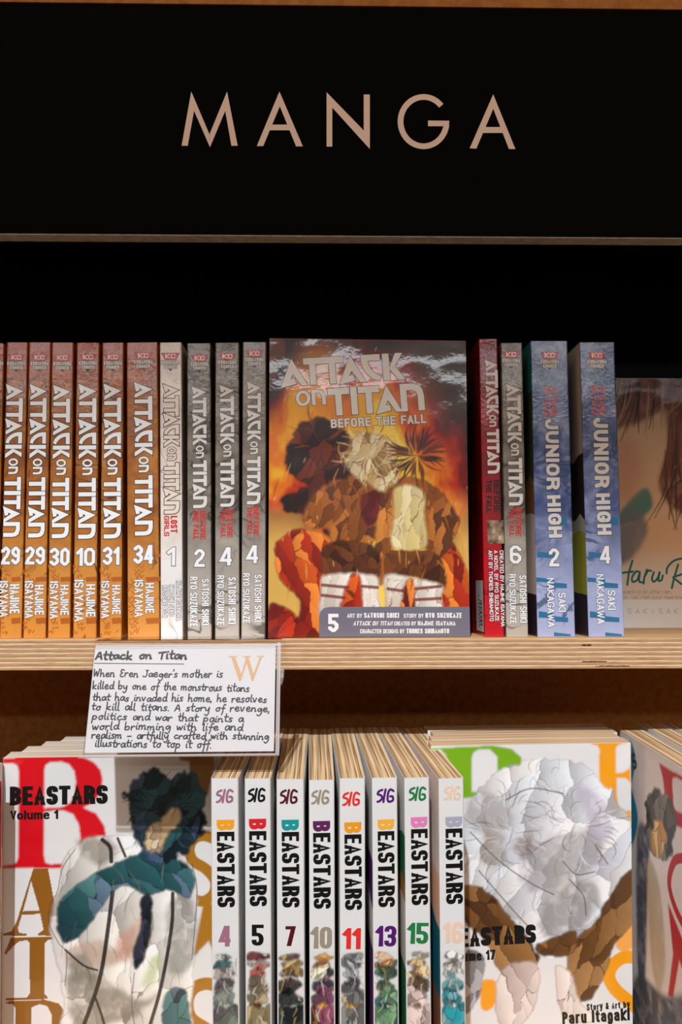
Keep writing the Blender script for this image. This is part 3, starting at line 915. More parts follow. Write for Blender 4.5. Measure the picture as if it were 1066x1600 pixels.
# ---- crimson novel, grey six, two blue volumes
M, w, H = frame_from(T_UP, (758, 997.5), (750, 530), (790, 997.5), (777.5, 530.5))
r = make_book('crimson paperback with white lettering right of the fiery cover', M, w, 126, H, 'spine', CRIM, PG_X, None, name='paperback_novel')
pr = Print(base=.06); title_spine(pr, M, 758.5, 777.3, 562, 740, 4, OFFW, ink('dark_red', (92, 8, 14)), ow=.35); pr.build('spine_title', r)
subtitle(r, M, [('BEFORE', 772, 781.5, 750, 801), ('THE FALL', 760, 768.4, 750, 801)], ink('black_red', (44, 8, 10)), ink('mid_red', (130, 30, 30)))
cv = Canvas(M, *[loc2(M, 762, 830).x, loc2(M, 787.3, 830).x], loc2(M, 770, 849.5).y, loc2(M, 770, 813).y, .5, (150, 122, 96))
nz = cv.noise(4, 4, 3, 5)
cv.lay(np.clip((nz - .45) * 4, 0, 1), (58, 44, 34)); cv.lay(np.clip((.38 - nz) * 4, 0, 1), (214, 190, 160)); cv.build('spine_picture', r, .05)
author(r, M, [('CREATED BY HAJIME ISAYAMA', 780.8, 786.6, 860, 979), ('A NOVEL BY RYO SUZUKAZE', 771.8, 777.8, 860, 970.5), ('ART BY THORES SHIBAMOTO', 763.3, 769.3, 860, 970.5)], out=ink('dark_red', (92, 8, 14)), drift=.02)
# bar code box on its back cover (left side)
pr = Print('left', base=.06)
pr.poly([(3, 3), (30, 3), (30, 36), (3, 36)], WHT, 0)
for k, (z, hh) in enumerate(((7, .7), (8.4, .3), (9.4, .9), (11, .4), (12.2, .6), (13.7, .3), (14.8, 1), (16.8, .4), (18, .7), (19.6, .3), (20.6, .8), (22.4, .5))): pr.poly([(7, z), (16, z), (16, z + hh), (7, z + hh)], BLK, 1)
for k in range(9): pr.poly([(18, 6 + k * 2.4), (20.5, 6 + k * 2.4), (20.5, 7.2 + k * 2.4), (18, 7.2 + k * 2.4)], BLK, 1)
o = pr.build('barcode', r); o.data.flip_normals()

M, w, H = frame_from(T_UP, (791.6, 996.8), (782.8, 536), (825.8, 996.3), (816.3, 536.6))
r = make_book('grey manga volume 6 squeezed between the crimson and blue spines', M, w, DEP, H, 'spine', GREY[1], PG_X, GRP_G)
pr = Print(base=.06); title_spine(pr, M, 791.6, 813.4, 600, 790, 4, OFFW, DGREY, ow=.5); pr.build('spine_title', r)
kc_logo(r, M, 799, 549, 1.0)
subtitle(r, M, [('BEFORE', 806, 814.7, 793, 837.5), ('THE FALL', 796.2, 803.5, 793, 837.5)], RED)
number(r, M, '6', 797, 815, 852.5, 880.6, out=OUTG)
author(r, M, [(SS, 811.5, 822.5, 899, 973), (RS, 795.7, 805.7, 897, 975)], out=OUTG, drift=.02)


def side_bands(root, D, H, bands, name='front_cover_art', splay=0.0):
    """front cover picture seen edge-on at the left of a spine: irregular bands of flat colour, heights as fractions"""
    rr = random.Random(len(bands)); pr = Print('left', base=.05)
    z = 0.0
    n = 12
    prev = [(D * k / n, 0.4) for k in range(n + 1)]
    for frac, rgb in bands:
        z += frac * H
        cur = [(D * k / n, min(z + rr.uniform(-3, 3), H - .4)) for k in range(n + 1)]
        if z > H - 1: cur = [(D * k / n, H - .4) for k in range(n + 1)]
        pr.poly(prev + cur[::-1], paper('side_%d_%d_%d' % rgb, rgb), 0)
        prev = cur
    o = pr.build(name, root); o.data.flip_normals()
    if splay:
        for v in o.data.vertices: v.co.x -= splay * MM * (v.co.y * 1000 / D)
    return o


JR = [('dark blue manga volume 2 with school subtitle beside the grey six', '2', (840, 901.5), (831, 887), 533, 859.3, 550, (849.8, 871, 603.6, 651), (851.5, 872.3, 655, 765), (854.8, 875.8, 774, 840.5), (858.4, 874.3, 857, 885), (872.4, 884, 926, 956), (854.8, 865.7, 903, 980),
       [(.135, (58, 44, 52)), (.28, (222, 200, 186)), (.12, (150, 100, 60)), (.28, (70, 76, 42)), (.185, (40, 128, 116))]),
      ('dark blue manga volume 4 at the right end of the spines', '4', (920, 977), (906, 960.5), 535, 933.3, 550, (924.4, 946, 603, 648), (926.8, 949.8, 653, 762), (931, 953, 771, 836), (938, 955, 853, 880.6), (949.5, 961.7, 922, 953), (931.9, 943.5, 897, 975),
       [(.135, (60, 46, 56)), (.22, (176, 172, 62)), (.05, (200, 190, 170)), (.2, (58, 46, 40)), (.395, (204, 186, 164))])]
for k, (lab, num, bx, tx, ty, kx, ky, rd, j1, j2, nb, a1, a2, bands) in enumerate(JR):
    M, w, H = frame_from(T_UP, (bx[0], 996.5), (tx[0], ty), (bx[1], 996.5), (tx[1], ty + 1))
    r = make_book(lab, M, w, DEP, H, 'spine', BLUE[k], PG_X, 'blue spined manga on the upper shelf')
    kc_logo(r, M, kx, ky, 1.05)
    subtitle(r, M, [('ATTACK', (rd[0] + rd[1]) / 2 + 1, rd[1], rd[2], rd[3]), ('ON TITAN', rd[0], (rd[0] + rd[1]) / 2 - 1, rd[2], rd[3])], ink('coral_red', (206, 74, 56)))
    pr = Print(base=.06)
    dk = ink('navy', (34, 40, 66))
    for s, q in (('JUNIOR', j1), ('HIGH', j2)):
        spine_text(pr, s, M, q[0] + .8, q[1] + .8, q[2] + .8, q[3] + .8, dk, 3, pen=(.27, .24), r=.4, layer=1)
        spine_text(pr, s, M, *q, OFFW, 3, pen=(.27, .24), r=.4, layer=2, outline=dk, ow=.3)
    pr.build('spine_title', r)
    number(r, M, num, *nb, out=OUTG)
    author(r, M, [('SAKI', *a1), ('NAKAGAWA', *a2)], out=ink('slate', (96, 98, 140)), drift=.02)
    # little blue drawn bars on the lower spine
    pr = Print(base=.05)
    for (dx0, dx1, yy, hh) in ((4, 34, 862, 9), (20, 50, 909, 9), (2, 30, 902, 7), (6, 30, 955, 10), (24, 52, 962, 9), (30, 56, 988, 8), (28, 50, 806, 14)):
        q = [(bx[0] + dx0 - 4, yy), (bx[0] + dx1 - 4, yy + 3), (bx[0] + dx1 - 4, yy + 3 + hh * .8), (bx[0] + dx0 - 4, yy + hh)]
        pr.poly([tuple(loc2(M, min(x, bx[1] - 2), min(y, 994))) for x, y in q], scratch_blue)
    pr.build('spine_picture', r)
    side_bands(r, DEP, H, bands)

# ---- face-out fiery cover
a = loc2(T_UP, 419.3, 996.6); b = loc2(T_UP, 735, 996)
yaw5 = math.radians(2.0)
M5 = T_UP @ Matrix.Translation((a.x, -3, .5)) @ Matrix.Rotation(yaw5, 4, 'Z') @ Matrix.Rotation(-math.radians(.4), 4, 'X')
W5 = loc2(M5, 734.5, 990).x
H5 = (loc2(M5, 420, 525).y + loc2(M5, 727, 536).y) / 2
r = make_book('face-out manga volume 5 with a fiery red and yellow cover', M5, 15, W5, H5, 'front', paper('fire', (150, 40, 12)), PG_Y, None)
cv = Canvas(M5, .1, W5 - .1, .2, H5 - .2, .5, (226, 120, 20))
n1 = cv.noise(34, 46, 4, 11); n2 = cv.noise(16, 26, 4, 12); n3 = cv.noise(60, 60, 3, 13)
U = (cv.X / W5); V = cv.Z / H5
edge_d = np.clip(1.6 * np.abs(U - .5) ** 1.5 + .9 * np.clip(V - .62, 0, 1), 0, 1.2)
heat = np.clip(n1 * 1.1 + n2 * .5 - edge_d * .8 + .02 + .16 * (.6 - V), 0, 1)
for th, colr in ((.0, (52, 12, 8)), (.22, (120, 14, 8)), (.36, (188, 44, 10)), (.48, (226, 112, 14)), (.64, (240, 172, 30)), (.80, (250, 206, 80))):
    cv.lay(np.clip((heat - th) / .09, 0, 1), colr)
cv.lay(np.clip((.46 - V) / .15, 0, 1) * np.clip((.30 - U) * 6, 0, 1), (248, 196, 96), .7); cv.lay(np.clip((.5 - V) / .2, 0, 1) * np.clip((U - .84) * 8, 0, 1), (248, 200, 100), .7)
cv.blob([(420, 526), (560, 530), (735, 534), (735, 600), (700, 610), (640, 560), (560, 560), (500, 600), (455, 590), (420, 660)], (40, 16, 12), 5, .85)
cv.blob([(640, 540), (735, 538), (735, 640), (690, 650), (650, 610)], (70, 54, 40), 6, .85)  # brownish grey reflection haze painted into the picture
cv.blob([(470, 552), (520, 548), (540, 640), (500, 700), (450, 690), (455, 620)], (236, 150, 28), 5, .6)
# loose abstract brushwork in place of the cover's figures
DKR = [(62, 20, 12), (84, 28, 14), (46, 16, 12), (112, 42, 20), (36, 12, 10)]
cv.facets([(446, 700), (470, 662), (500, 654), (530, 668), (556, 700), (548, 760), (560, 840), (520, 850), (492, 812), (452, 800), (440, 780), (478, 760), (450, 735)], 34, DKR, (28, 10, 8), 3, 1.6, .3, warp=3)
cv.strands(500, 700, 26, 30, 40, 34, 1.0, [(150, 66, 30), (36, 12, 10), (112, 46, 22)], 31, curl=.6, alpha=.7)
RDF = [(176, 44, 14), (140, 28, 12), (206, 84, 24), (110, 18, 12), (234, 130, 46)]
cv.facets([(428, 862), (445, 836), (480, 826), (520, 846), (528, 900), (520, 996), (462, 996), (470, 940), (440, 910)], 30, RDF, (70, 12, 10), 4, 2.6, -.25, warp=1.5)
cv.facets([(420, 945), (446, 950), (478, 975), (500, 997), (420, 997)], 12, RDF[:2] + [(110, 18, 12)], (60, 10, 8), 5, 2, .8)
cv.facets([(690, 850), (712, 852), (730, 896), (735, 950), (688, 950)], 12, RDF, (70, 12, 10), 6, 2.6, -.2)
BRN = [(140, 76, 26), (166, 92, 34), (118, 60, 22), (190, 112, 44), (98, 50, 20), (152, 84, 30)]
cv.facets([(474, 800), (492, 768), (530, 748), (566, 744), (590, 760), (596, 800), (584, 850), (560, 860), (520, 848), (512, 826), (480, 822)], 60, BRN, (62, 28, 12), 7, 2.2, .35, lw=.22, warp=2)
cv.facets([(594, 764), (616, 752), (640, 744), (680, 760), (712, 800), (716, 828), (694, 868), (672, 872), (664, 856), (616, 858), (606, 905), (588, 908), (586, 830)], 60, BRN + [(206, 128, 52)], (62, 28, 12), 15, 2.6, .2, lw=.22, warp=1.5)
cv.facets([(616, 766), (640, 758), (662, 770), (664, 810), (666, 854), (640, 860), (612, 852), (616, 806)], 16, [(226, 202, 140), (214, 188, 122), (236, 216, 164)], (132, 102, 56), 8, 2.6, .1, lw=.2, warp=.8)
cv.facets([(508, 852), (560, 846), (592, 862), (592, 900), (560, 910), (508, 902)], 26, [(88, 44, 20), (70, 34, 16), (108, 56, 24), (60, 28, 14)], (34, 16, 10), 9, 1.8, -.3, lw=.22, warp=1.2)
cv.facets([(606, 864), (660, 862), (690, 874), (694, 922), (650, 902), (606, 900)], 22, [(88, 44, 20), (70, 34, 16), (108, 56, 24), (120, 64, 28)], (34, 16, 10), 16, 1.8, .6, lw=.22, warp=1.2)
cv.line([(612, 862), (640, 864), (672, 862)], 2.2, (120, 62, 28), 1, False, soft=.3)
cv.facets([(566, 776), (592, 768), (590, 808), (578, 822), (566, 806)], 6, [(112, 30, 34), (150, 140, 130), (90, 24, 28)], (50, 20, 18), 17, 1.5, .4, lw=.2, warp=.5)
CRM = [(228, 216, 202), (238, 228, 214), (212, 196, 180)]
for q, sd in (([(505, 900), (545, 896), (588, 900), (592, 925), (590, 960), (545, 962), (500, 960), (502, 925)], 10), ([(604, 898), (650, 904), (690, 914), (690, 935), (688, 962), (645, 964), (606, 962), (602, 930)], 11)):
    cv.facets(q, 16, CRM, (140, 100, 80), sd, 3, .1, lw=.2, warp=.8)
cv.facets([(545, 905), (562, 900), (566, 955), (532, 958)], 6, RDF, (70, 12, 10), 12, 2.6)
cv.facets([(634, 912), (646, 908), (650, 958), (626, 958)], 6, RDF, (70, 12, 10), 18, 2.6)
for q in ([(503, 914), (544, 918)], [(503, 930), (538, 934)], [(566, 916), (590, 918)], [(606, 920), (634, 924)], [(650, 920), (689, 916)], [(651, 937), (689, 935)]): cv.line(q, 2.0, (120, 40, 32), .9, False, soft=.3)
GLD = [(216, 186, 132), (196, 160, 104), (234, 212, 166), (160, 118, 70), (120, 82, 48)]
cv.facets([(536, 720), (544, 690), (566, 676), (598, 682), (616, 712), (622, 748), (596, 768), (570, 752), (552, 742)], 22, GLD[:4], (90, 58, 34), 14, 1.8, .5, warp=2.5)
cv.strands(578, 706, 60, 30, 30, 34, 1.1, GLD, 32, curl=.9)
cv.strands(652, 712, 80, 18, 16, 36, 1.5, [(58, 20, 14), (84, 28, 16), (124, 46, 24), (40, 14, 12)], 33, curl=.3)
for k in range(60):
    x = random.uniform(430, 725); y = random.uniform(690, 930); l = random.uniform(10, 34); q = random.uniform(-14, 14)
    cv.line([(x, y), (x + q * .6, y + l * .5), (x + q, y + l)], random.uniform(.4, 1.0), random.choice([(60, 22, 10), (80, 30, 12), (246, 176, 74), (206, 116, 46)]), .55)
for k in range(40):
    x = random.uniform(424, 732); y = random.uniform(535, 900); cv.line([(x, y), (x + random.uniform(-3, 3), y + random.uniform(3, 12))], .55, (255, 190, 110), .7)
cv.build('cover_artwork', r, .03)
pan = Print(base=.05); gp = ink('slate_panel', (112, 108, 122))
pan.poly([tuple(loc2(M5, *p)) for p in ((499, 995.5), (498.5, 966), (500.5, 956), (506, 950.3), (515, 948.3), (734, 948), (735, 995))], gp, 0)
pan.build('credit_panel', r)
pr = Print(base=.1)
O1 = loc2(M5, 438.5, 604.5); e1 = (loc2(M5, 634.6, 593) - O1); k1 = e1 / 4.46; u1 = Vector((-k1.y, k1.x)).normalized() * (loc2(M5, 600, 553) - loc2(M5, 600, 595)).length
w1 = title_word_one(); drk = ink('warm_black', (40, 22, 16))
place_title(pr, M5, w1, w1, O1, k1, u1, OFFW, drk, 2, .7)
O2 = loc2(M5, 514.5, 650.3); e2 = loc2(M5, 664.5, 640.8) - O2; k2 = e2 / 3.56; u2 = Vector((-k2.y, k2.x)).normalized() * (loc2(M5, 530, 606.5) - loc2(M5, 530, 649.5)).length
w2 = title_word_two(); place_title(pr, M5, w2, w2, O2, k2, u2, OFFW, drk, 2, .7)
O3 = loc2(M5, 463.5, 644); e3 = loc2(M5, 510.5, 641.5) - O3; k3 = e3 / .94; u3 = Vector((-k3.y, k3.x)).normalized() * 17.6
on, onl = title_word_on(); place_title(pr, M5, on, onl, O3, k3, u3, OFFW, drk, 2, .6)
pr.build('cover_title', r)
pr = Print(base=.1)
text_box(pr, 'BEFORE THE FALL', M5, (517.5, 669), (667, 661), (517.5, 655), OFFW, (.22, .2), .15, True, 2, drk, .25)
pr.build('subtitle', r)
number(r, M5, '5', 513, 529, 959, 987.5, pen=(.2, .19))
pr = Print(base=.1)
for s, x0, x1, y0, y1, p in (('ART BY', 542.5, 566, 958.8, 965.3, .17), ('SATOSHI SHIKI', 569, 623.6, 957.5, 965.3, .24), ('STORY BY', 631, 662, 958.8, 965.3, .17), ('RYO SUZUKAZE', 665, 721.8, 957.5, 965.3, .24),
                             ('CREATED BY', 616, 650, 971, 977.3, .17), ('HAJIME ISAYAMA', 653, 712, 970.3, 977.3, .22), ('CHARACTER DESIGNS BY', 563, 632, 983, 989.6, .17), ('THORES SHIBAMOTO', 635, 702, 982.2, 989.6, .22)):
    text_box(pr, s, M5, (x0, y1), (x1, y1), (x0, y0), WHT, (p, .16), .1, True, 1)
text_box(pr, 'ATTACK ON TITAN', M5, (552, 977.3), (613, 977.3), (552, 970.5), WHT, (.2, .16), .1, True, 1, slant=.2)
pr.build('credits', r)

# ---- face-out pale book at the far right, leaning on the back
TH = T_UP @ Matrix.Translation((0, 104, 0))
a = loc2(TH, 952, 983)
MH = TH @ Matrix.Translation((a.x, 0, .12))
WH = 127.0; HH = loc2(MH, 1000, 591).y
r = make_book('face-out manga with brown brushwork and teal script at the right edge', MH, 14, WH, HH, 'front', paper('cream', (232, 222, 212)), PG_Y, None)
cv = Canvas(MH, .1, WH - .1, .2, HH - .2, .5, (236, 190, 144))
Vh = cv.Z / HH
cv.lay(np.clip((.34 - Vh) / .14, 0, 1), (244, 228, 214)); cv.lay(np.clip((.115 - Vh) / .005, 0, 1), (250, 250, 250))
cv.blob([(940, 588), (1080, 588), (1080, 640), (1040, 640), (1000, 660), (960, 668), (940, 660)], (146, 84, 66), 1.5, 1, .4, 21)
cv.blob([(1040, 600), (1090, 600), (1090, 800), (1060, 800), (1030, 760), (1044, 690)], (126, 66, 40), 1.5, 1, .45, 22)
cv.blob([(985, 780), (1010, 762), (1020, 790), (1000, 810), (960, 820)], (40, 128, 118), 1, .9)
cv.blob([(975, 800), (1000, 800), (1012, 830), (990, 870), (960, 880)], (118, 118, 124), 1.6, .9, .4, 23)
cv.blob([(965, 690), (1000, 700), (1000, 760), (965, 780)], (226, 160, 124), 4, .8)
for k in range(34):
    x = random.uniform(960, 1085); s = random.uniform(-60, 10); y0 = random.uniform(588, 600); l = random.uniform(40, 110)
    cv.line([(x, y0), (x + s * .15, y0 + l * .45), (x + s * .7, y0 + l)], random.uniform(.6, 2.6), random.choice([(44, 22, 16), (74, 38, 26), (160, 98, 76), (196, 150, 118)]), .85)
for k in range(22):
    x = random.uniform(1030, 1090); y0 = random.uniform(660, 740); s = random.uniform(-40, 20); l = random.uniform(50, 130)
    cv.line([(x, y0), (x + s * .2, y0 + l * .5), (x + s, y0 + l)], random.uniform(.8, 2.4), random.choice([(60, 30, 18), (96, 48, 26), (180, 116, 70)]), .8)
cv.build('cover_artwork', r, .03, .5)
pr = Print(base=.08); TEAL = ink('teal', (14, 122, 110))


def brush(pr, M, pts, w, mat, layer=1, k=5):
    P = [tuple(loc2(M, *p)) for p in pts]; P = [tuple(a) for a in smooth_line(P, k)]
    n = len(P)
    for i in range(n - 1):
        for q in strip([P[i], P[i + 1]], w, w, 'butt'): pr.poly(q, mat, layer)
    for i in range(n):
        pr.poly([(P[i][0] + w * .5 * math.cos(j * .785), P[i][1] + w * .5 * math.sin(j * .785)) for j in range(8)], mat, layer)


for st in ([(957, 880), (951, 925)], [(950, 898), (989, 893)], [(988.5, 876), (983, 895), (980.5, 914)], [(1000, 894), (994, 893), (988, 902), (989, 909), (996, 906), (1000, 895), (999, 908), (1004, 910)],
           [(1011, 890), (1007, 903), (1006, 912)], [(1008, 900), (1013, 892), (1018, 892)], [(1022, 894), (1019, 904), (1022, 909), (1028, 903), (1031, 894), (1029, 907), (1034, 906), (1036, 899)],
           [(1042, 896), (1043, 887), (1052, 877), (1064, 873), (1080, 872), (1090, 878), (1084, 890), (1052, 902)], [(1060, 882), (1054, 902), (1050, 919)], [(1053, 903), (1066, 913), (1082, 920)]):
    brush(pr, MH, st, 1.55, TEAL)
pr.build('cover_title', r)
pr = Print(base=.08); PALEI = ink('faint_grey', (196, 184, 178)); PB = ink('faint_blue', (190, 196, 206))
text_box(pr, 'the scent of air after rain...', MH, (958, 927.5), (1051, 927.5), (958, 922), PALEI, (.14, .13), .3)
text_box(pr, 'all around us, I felt your heartbeat', MH, (950, 936), (1074, 936), (950, 930.5), PALEI, (.14, .13), .3)
for k, ch in enumerate('SAKISAKA'):
    x = 981.5 + k * 12.1
    if ch == 'I': text_box(pr, ch, MH, (x + 2.4, 958.7), (x + 3.2, 958.7), (x + 2.4, 951), PB, (.1, .1), .3)
    else: text_box(pr, ch, MH, (x, 958.7), (x + 5.8, 958.7), (x, 951), PB, (.1, .1), .3)
pr.build('author_name', r)

# ------------------------------------------------------------------ lower shelf: white spines
Y_LO = 493.0
T_LO = Matrix.Translation((0, Y_LO, Z_LOW))
WP = principled('white_print', S(*WHITE), .30, .5, (380, .25, .0002))
sp_rows = [
 # vol, bottom x, top x, top y, SIG box, B y0 y1, end y, title x0 x1, number box, tint, B colour, picture palette
 ('4', (331.3, 374.3), (329.7, 372.5), 1216.7, (339, 364, 1233.8, 1253.5), 1281, 1297.3, 1299.6, 1417.5, 338.6, 366, (342, 361.5, 1446.4, 1478.7), (168, 112, 134), (250, 165, 35), [(196, 190, 180), (52, 92, 92), (222, 206, 190), (104, 92, 92), (130, 136, 120), (232, 230, 226)]),
 ('5', (383.8, 424.2), (382.2, 422.9), 1217, (389, 414, 1232, 1252), 1279.5, 1296, 1298.6, 1416, 389, 416, (393.5, 412, 1444.6, 1477.4), (18, 18, 20), (224, 36, 46), [(110, 34, 34), (206, 190, 176), (188, 84, 74), (150, 132, 96), (168, 148, 110), (96, 66, 30)]),
 ('7', (433.4, 476.2), (432, 474.9), 1218, (439, 464.5, 1234, 1254.8), 1281, 1298, 1300, 1418, 440, 467, (446, 461.7, 1447, 1478), (92, 18, 28), (22, 152, 152), [(110, 78, 64), (196, 160, 90), (150, 112, 60), (56, 40, 34), (24, 34, 34), (44, 30, 44)]),
 ('10', (484, 524.7), (482.7, 522.6), 1219.4, (488, 514, 1235, 1255.6), 1283, 1299.5, 1301.6, 1420, 489, 516, (485, 518.7, 1448, 1482), (162, 148, 126), (96, 36, 86), [(226, 170, 90), (214, 130, 30), (240, 220, 190), (36, 40, 46), (132, 66, 96), (226, 134, 34)]),
 ('11', (531.3, 572), (530.8, 570.7), 1216.7, (536.5, 562, 1238, 1258), 1285, 1302, 1304, 1422, 538, 564.6, (535, 563.6, 1450, 1483), (236, 50, 46), (246, 160, 30), [(150, 150, 150), (92, 92, 94), (200, 200, 200), (64, 64, 68), (120, 120, 120), (214, 170, 90)]),
 ('13', (583.8, 625), (581.2, 621), 1216, (590, 615.5, 1233, 1253), 1280.6, 1297, 1299, 1417.6, 590, 616, (586.4, 619, 1446.4, 1478.7), (88, 22, 112), (250, 182, 60), [(236, 196, 160), (222, 150, 90), (60, 96, 70), (44, 80, 62), (120, 160, 120), (40, 96, 110)]),
 ('15', (635, 675), (631.8, 671), 1216, (640.4, 665.3, 1230, 1250), 1277, 1293.6, 1295.6, 1414.5, 642, 668, (636, 669, 1441.7, 1474.6), (34, 128, 68), (232, 132, 186), [(232, 222, 210), (150, 134, 110), (226, 190, 130), (120, 90, 60), (230, 196, 186), (196, 160, 140)]),
 ('16', (688.8, 728.7), (685.4, 724.8), 1217, (694.7, 719.6, 1228.6, 1249), 1276.6, 1293, 1295, 1413, 696, 722.4, (690.7, 723.8, 1440.4, 1473.3), (246, 208, 184), (178, 172, 190), [(222, 222, 214), (150, 146, 136), (220, 206, 194), (96, 150, 154), (40, 148, 158), (120, 186, 190)]),
]
IMP = dict(pen=(.30, .24), r=.42)
LO_LAB = {'4': 'first from the left, purple number', '5': 'red initial, black number', '7': 'teal initial, maroon number', '10': 'purple initial, tan number', '11': 'orange initial, red number',
          '13': 'orange initial, purple number', '15': 'pink initial, green number', '16': 'lavender initial, peach number'}
SIDE = {'13': [(.52, (120, 60, 116)), (.12, (232, 224, 218)), (.12, (100, 40, 110)), (.24, (226, 220, 216))], '15': [(.45, (46, 120, 70)), (.2, (226, 214, 204)), (.05, (190, 130, 60)), (.12, (50, 120, 76)), (.18, (226, 220, 214))],
        '16': [(.38, (150, 96, 66)), (.2, (28, 112, 128)), (.14, (240, 190, 160)), (.28, (236, 214, 204))]}
SIGP = [[(.30, .95), (.08, .82), (.02, .60), (.22, .52), (.28, .30), (.14, .08), (0, .02)], [(.50, .98), (.42, .5), (.36, 0)], [(.98, .86), (.80, .98), (.66, .74), (.62, .2), (.72, .02), (.94, .14), (.93, .42), (.78, .44)]]
for k, (num, bx, tx, ty, sg_, b0, b1, e0, e1, x0, x1, nb, tint, bcol, pal) in enumerate(sp_rows):
    M, w, H = frame_from(T_LO, (bx[0], 1600), (tx[0], ty), (bx[1], 1600), (tx[1], ty))
    # standing on the lower board: extend the frame's roll down to the board
    ang = math.atan2(loc2(T_LO, tx[0], ty).x - loc2(T_LO, bx[0], 1600).x, loc2(T_LO, tx[0], ty).y - loc2(T_LO, bx[0], 1600).y)
    pt = loc2(T_LO, tx[0], ty); zt_ = pt.y
    yw = {'4': -1.5, '5': -.8, '7': 0, '10': .7, '11': 1.5, '13': 2.5, '15': 3.5, '16': 4.5}[num]
    M = T_LO @ Matrix.Translation((pt.x - zt_ * math.tan(ang), 0, .12 + max(0, w * math.sin(ang)))) @ Matrix.Rotation(ang, 4, 'Y') @ Matrix.Rotation(math.radians(yw), 4, 'Z')
    H = zt_ / math.cos(ang) - max(0, w * math.sin(ang))
    w = loc2(M, tx[1], ty).x
    r = make_book('white manga volume %s, %s, lower shelf' % (num, LO_LAB[num]), M, w, DEP, H, 'spine', WP, PG_X, 'white spined manga on the lower shelf', splay=.7)
    ti = ink('tint_' + num, tint); bi = ink('initial_' + num, bcol)
    pr = Print(base=.06)
    for st in SIGP:
        brush(pr, M, [(sg_[0] + u * (sg_[1] - sg_[0]), sg_[3] - v * (sg_[3] - sg_[2])) for u, v in st], 1.25, ti, 1, 4)
    pr.build('imprint_logo', r)
    pr = Print(base=.06); dr = .02
    spine_text(pr, 'B', M, x0, x1, b0, b1, bi, .2, pen=(.26, .22), r=.2, layer=1)
    spine_text(pr, 'EASTARS', M, x0 + .3, x1 + .3, e0, e1, BLK, 1.0, pen=(.255, .17), r=.22, layer=1, gap=.05)
    pr.build('spine_title', r)
    pr = Print(base=.06)
    text_box(pr, num, M, (nb[0], nb[3]), (nb[1], nb[3]), (nb[0], nb[2]), ti, (.23, .165), .22, False, 1, gap=.05)
    pr.build('volume_number', r)
    zt2 = loc2(M, tx[0], 1486).y; zb = loc2(M, bx[0], 1600).y - 30
    cv = Canvas(M, .7, w - .7, 4, zt2, .4, WHITE)
    rr = random.Random(int(num) * 7); L = zt2 - 4
    zc = zt2 - 10
    cols = pal
    spans = [(0, .13), (.10, .26), (.20, .38), (.34, .6), (.5, .8), (.7, 1.0)]
    vis = zt2 - loc2(M, bx[0], 1600).y
    for j, (s0, s1) in enumerate(spans):
        za, zb_ = zt2 - vis * s0 - 1, zt2 - vis * s1
        cx = w * (.5 + rr.uniform(-.1, .1)); hw = w * rr.uniform(.34, .56)
        pts = []
        for q in range(9):
            an = 2 * math.pi * q / 9; rad = rr.uniform(.7, 1.15)
            pts.append((cx + hw * rad * math.cos(an), (za + zb_) / 2 + (za - zb_) * .55 * rad * math.sin(an)))
        base = pal[j]; pl_ = [tuple(int(min(255, c * f)) for c in base) for f in (1, .82, 1.15, .68)] + [pal[(j + 1) % 6]]
        cv.facets(pts, 9, pl_, tuple(int(c * .35) for c in base), j + int(num) * 9, 1.3, rr.uniform(-.6, .6), .2, .3, .95, 1.6, .7, px=False)
    base = pal[4]
    cv.facets([(-2, 2), (w + 2, 2), (w + 1, zt2 - vis * .86), (w * .5, zt2 - vis * .8), (-1, zt2 - vis * .9)], 26, [tuple(int(min(255, c * f)) for c in base) for f in (1, .8, 1.15)] + [pal[3]], tuple(int(c * .35) for c in base), int(num), 1.5, .2, .2, .3, .95, 1, .7, px=False)
    for q in range(26):
        xa = rr.uniform(1, w - 1); za = zt2 - vis * rr.uniform(.08, 1.1)
        cv.line([(xa, za), (xa + rr.uniform(-2, 2), za - rr.uniform(1, 4)), (xa + rr.uniform(-3, 3), za - rr.uniform(3, 9))], rr.uniform(.3, .8), rr.choice([pal[3], pal[1], (40, 36, 36), (236, 230, 222)]), .7, px=False)
    cv.build('spine_artwork', r, .03)
    if num in SIDE: side_bands(r, DEP, H, SIDE[num], splay=.7)

# ------------------------------------------------------------------ lower shelf: face-out piles
BROWNL = (150, 96, 30)


def low_face(px_left, px_right, py, Y, yaw):
    p = on_Y(px_left, py, Y)
    M = Matrix.Translation((p.x, Y, Z_LOW)) @ Matrix.Rotation(yaw, 4, 'Z')
    return M


# left pile, front copy
MA = low_face(4.2, 0, 1300, 549.0, math.radians(1.8))
WA = 127.0; HA = loc2(MA, 60, 1183).y
r = make_book('face-out white manga volume 1 with big red initial at lower left', MA, 14, WA, HA, 'front', WP, PG_Y, 'face-out copies in the lower left pile')
cv = Canvas(MA, .1, WA - .1, .3, HA - .2, .45, (234, 230, 227))
RD = (222, 14, 30)
cv.blob([(4.5, 1184.5), (113, 1181.5), (132, 1184), (147, 1191), (157, 1203), (160.5, 1218), (157, 1238), (146, 1254), (130, 1262), (150, 1271), (163, 1290), (167, 1315), (160, 1340), (140, 1354), (97, 1356), (4, 1357.5)], RD, .25, smooth=False)
cv.blob([(4, 1193), (20, 1193), (27, 1196), (29, 1204), (29, 1338), (26, 1347), (20, 1351), (4, 1352)], (234, 230, 227), .25, smooth=False)
cv.blob([(69, 1206), (71, 1196), (78, 1191), (95, 1190), (108, 1194), (116, 1205), (118.5, 1220), (117, 1240), (110, 1254), (98, 1261), (69, 1263)], (234, 230, 227), .25, smooth=False)
cv.blob([(69, 1268), (98, 1266), (114, 1272), (123, 1288), (126, 1310), (122, 1336), (112, 1348), (80, 1350.5), (71, 1348), (69, 1338)], (234, 230, 227), .25, smooth=False)
BL = BROWNL
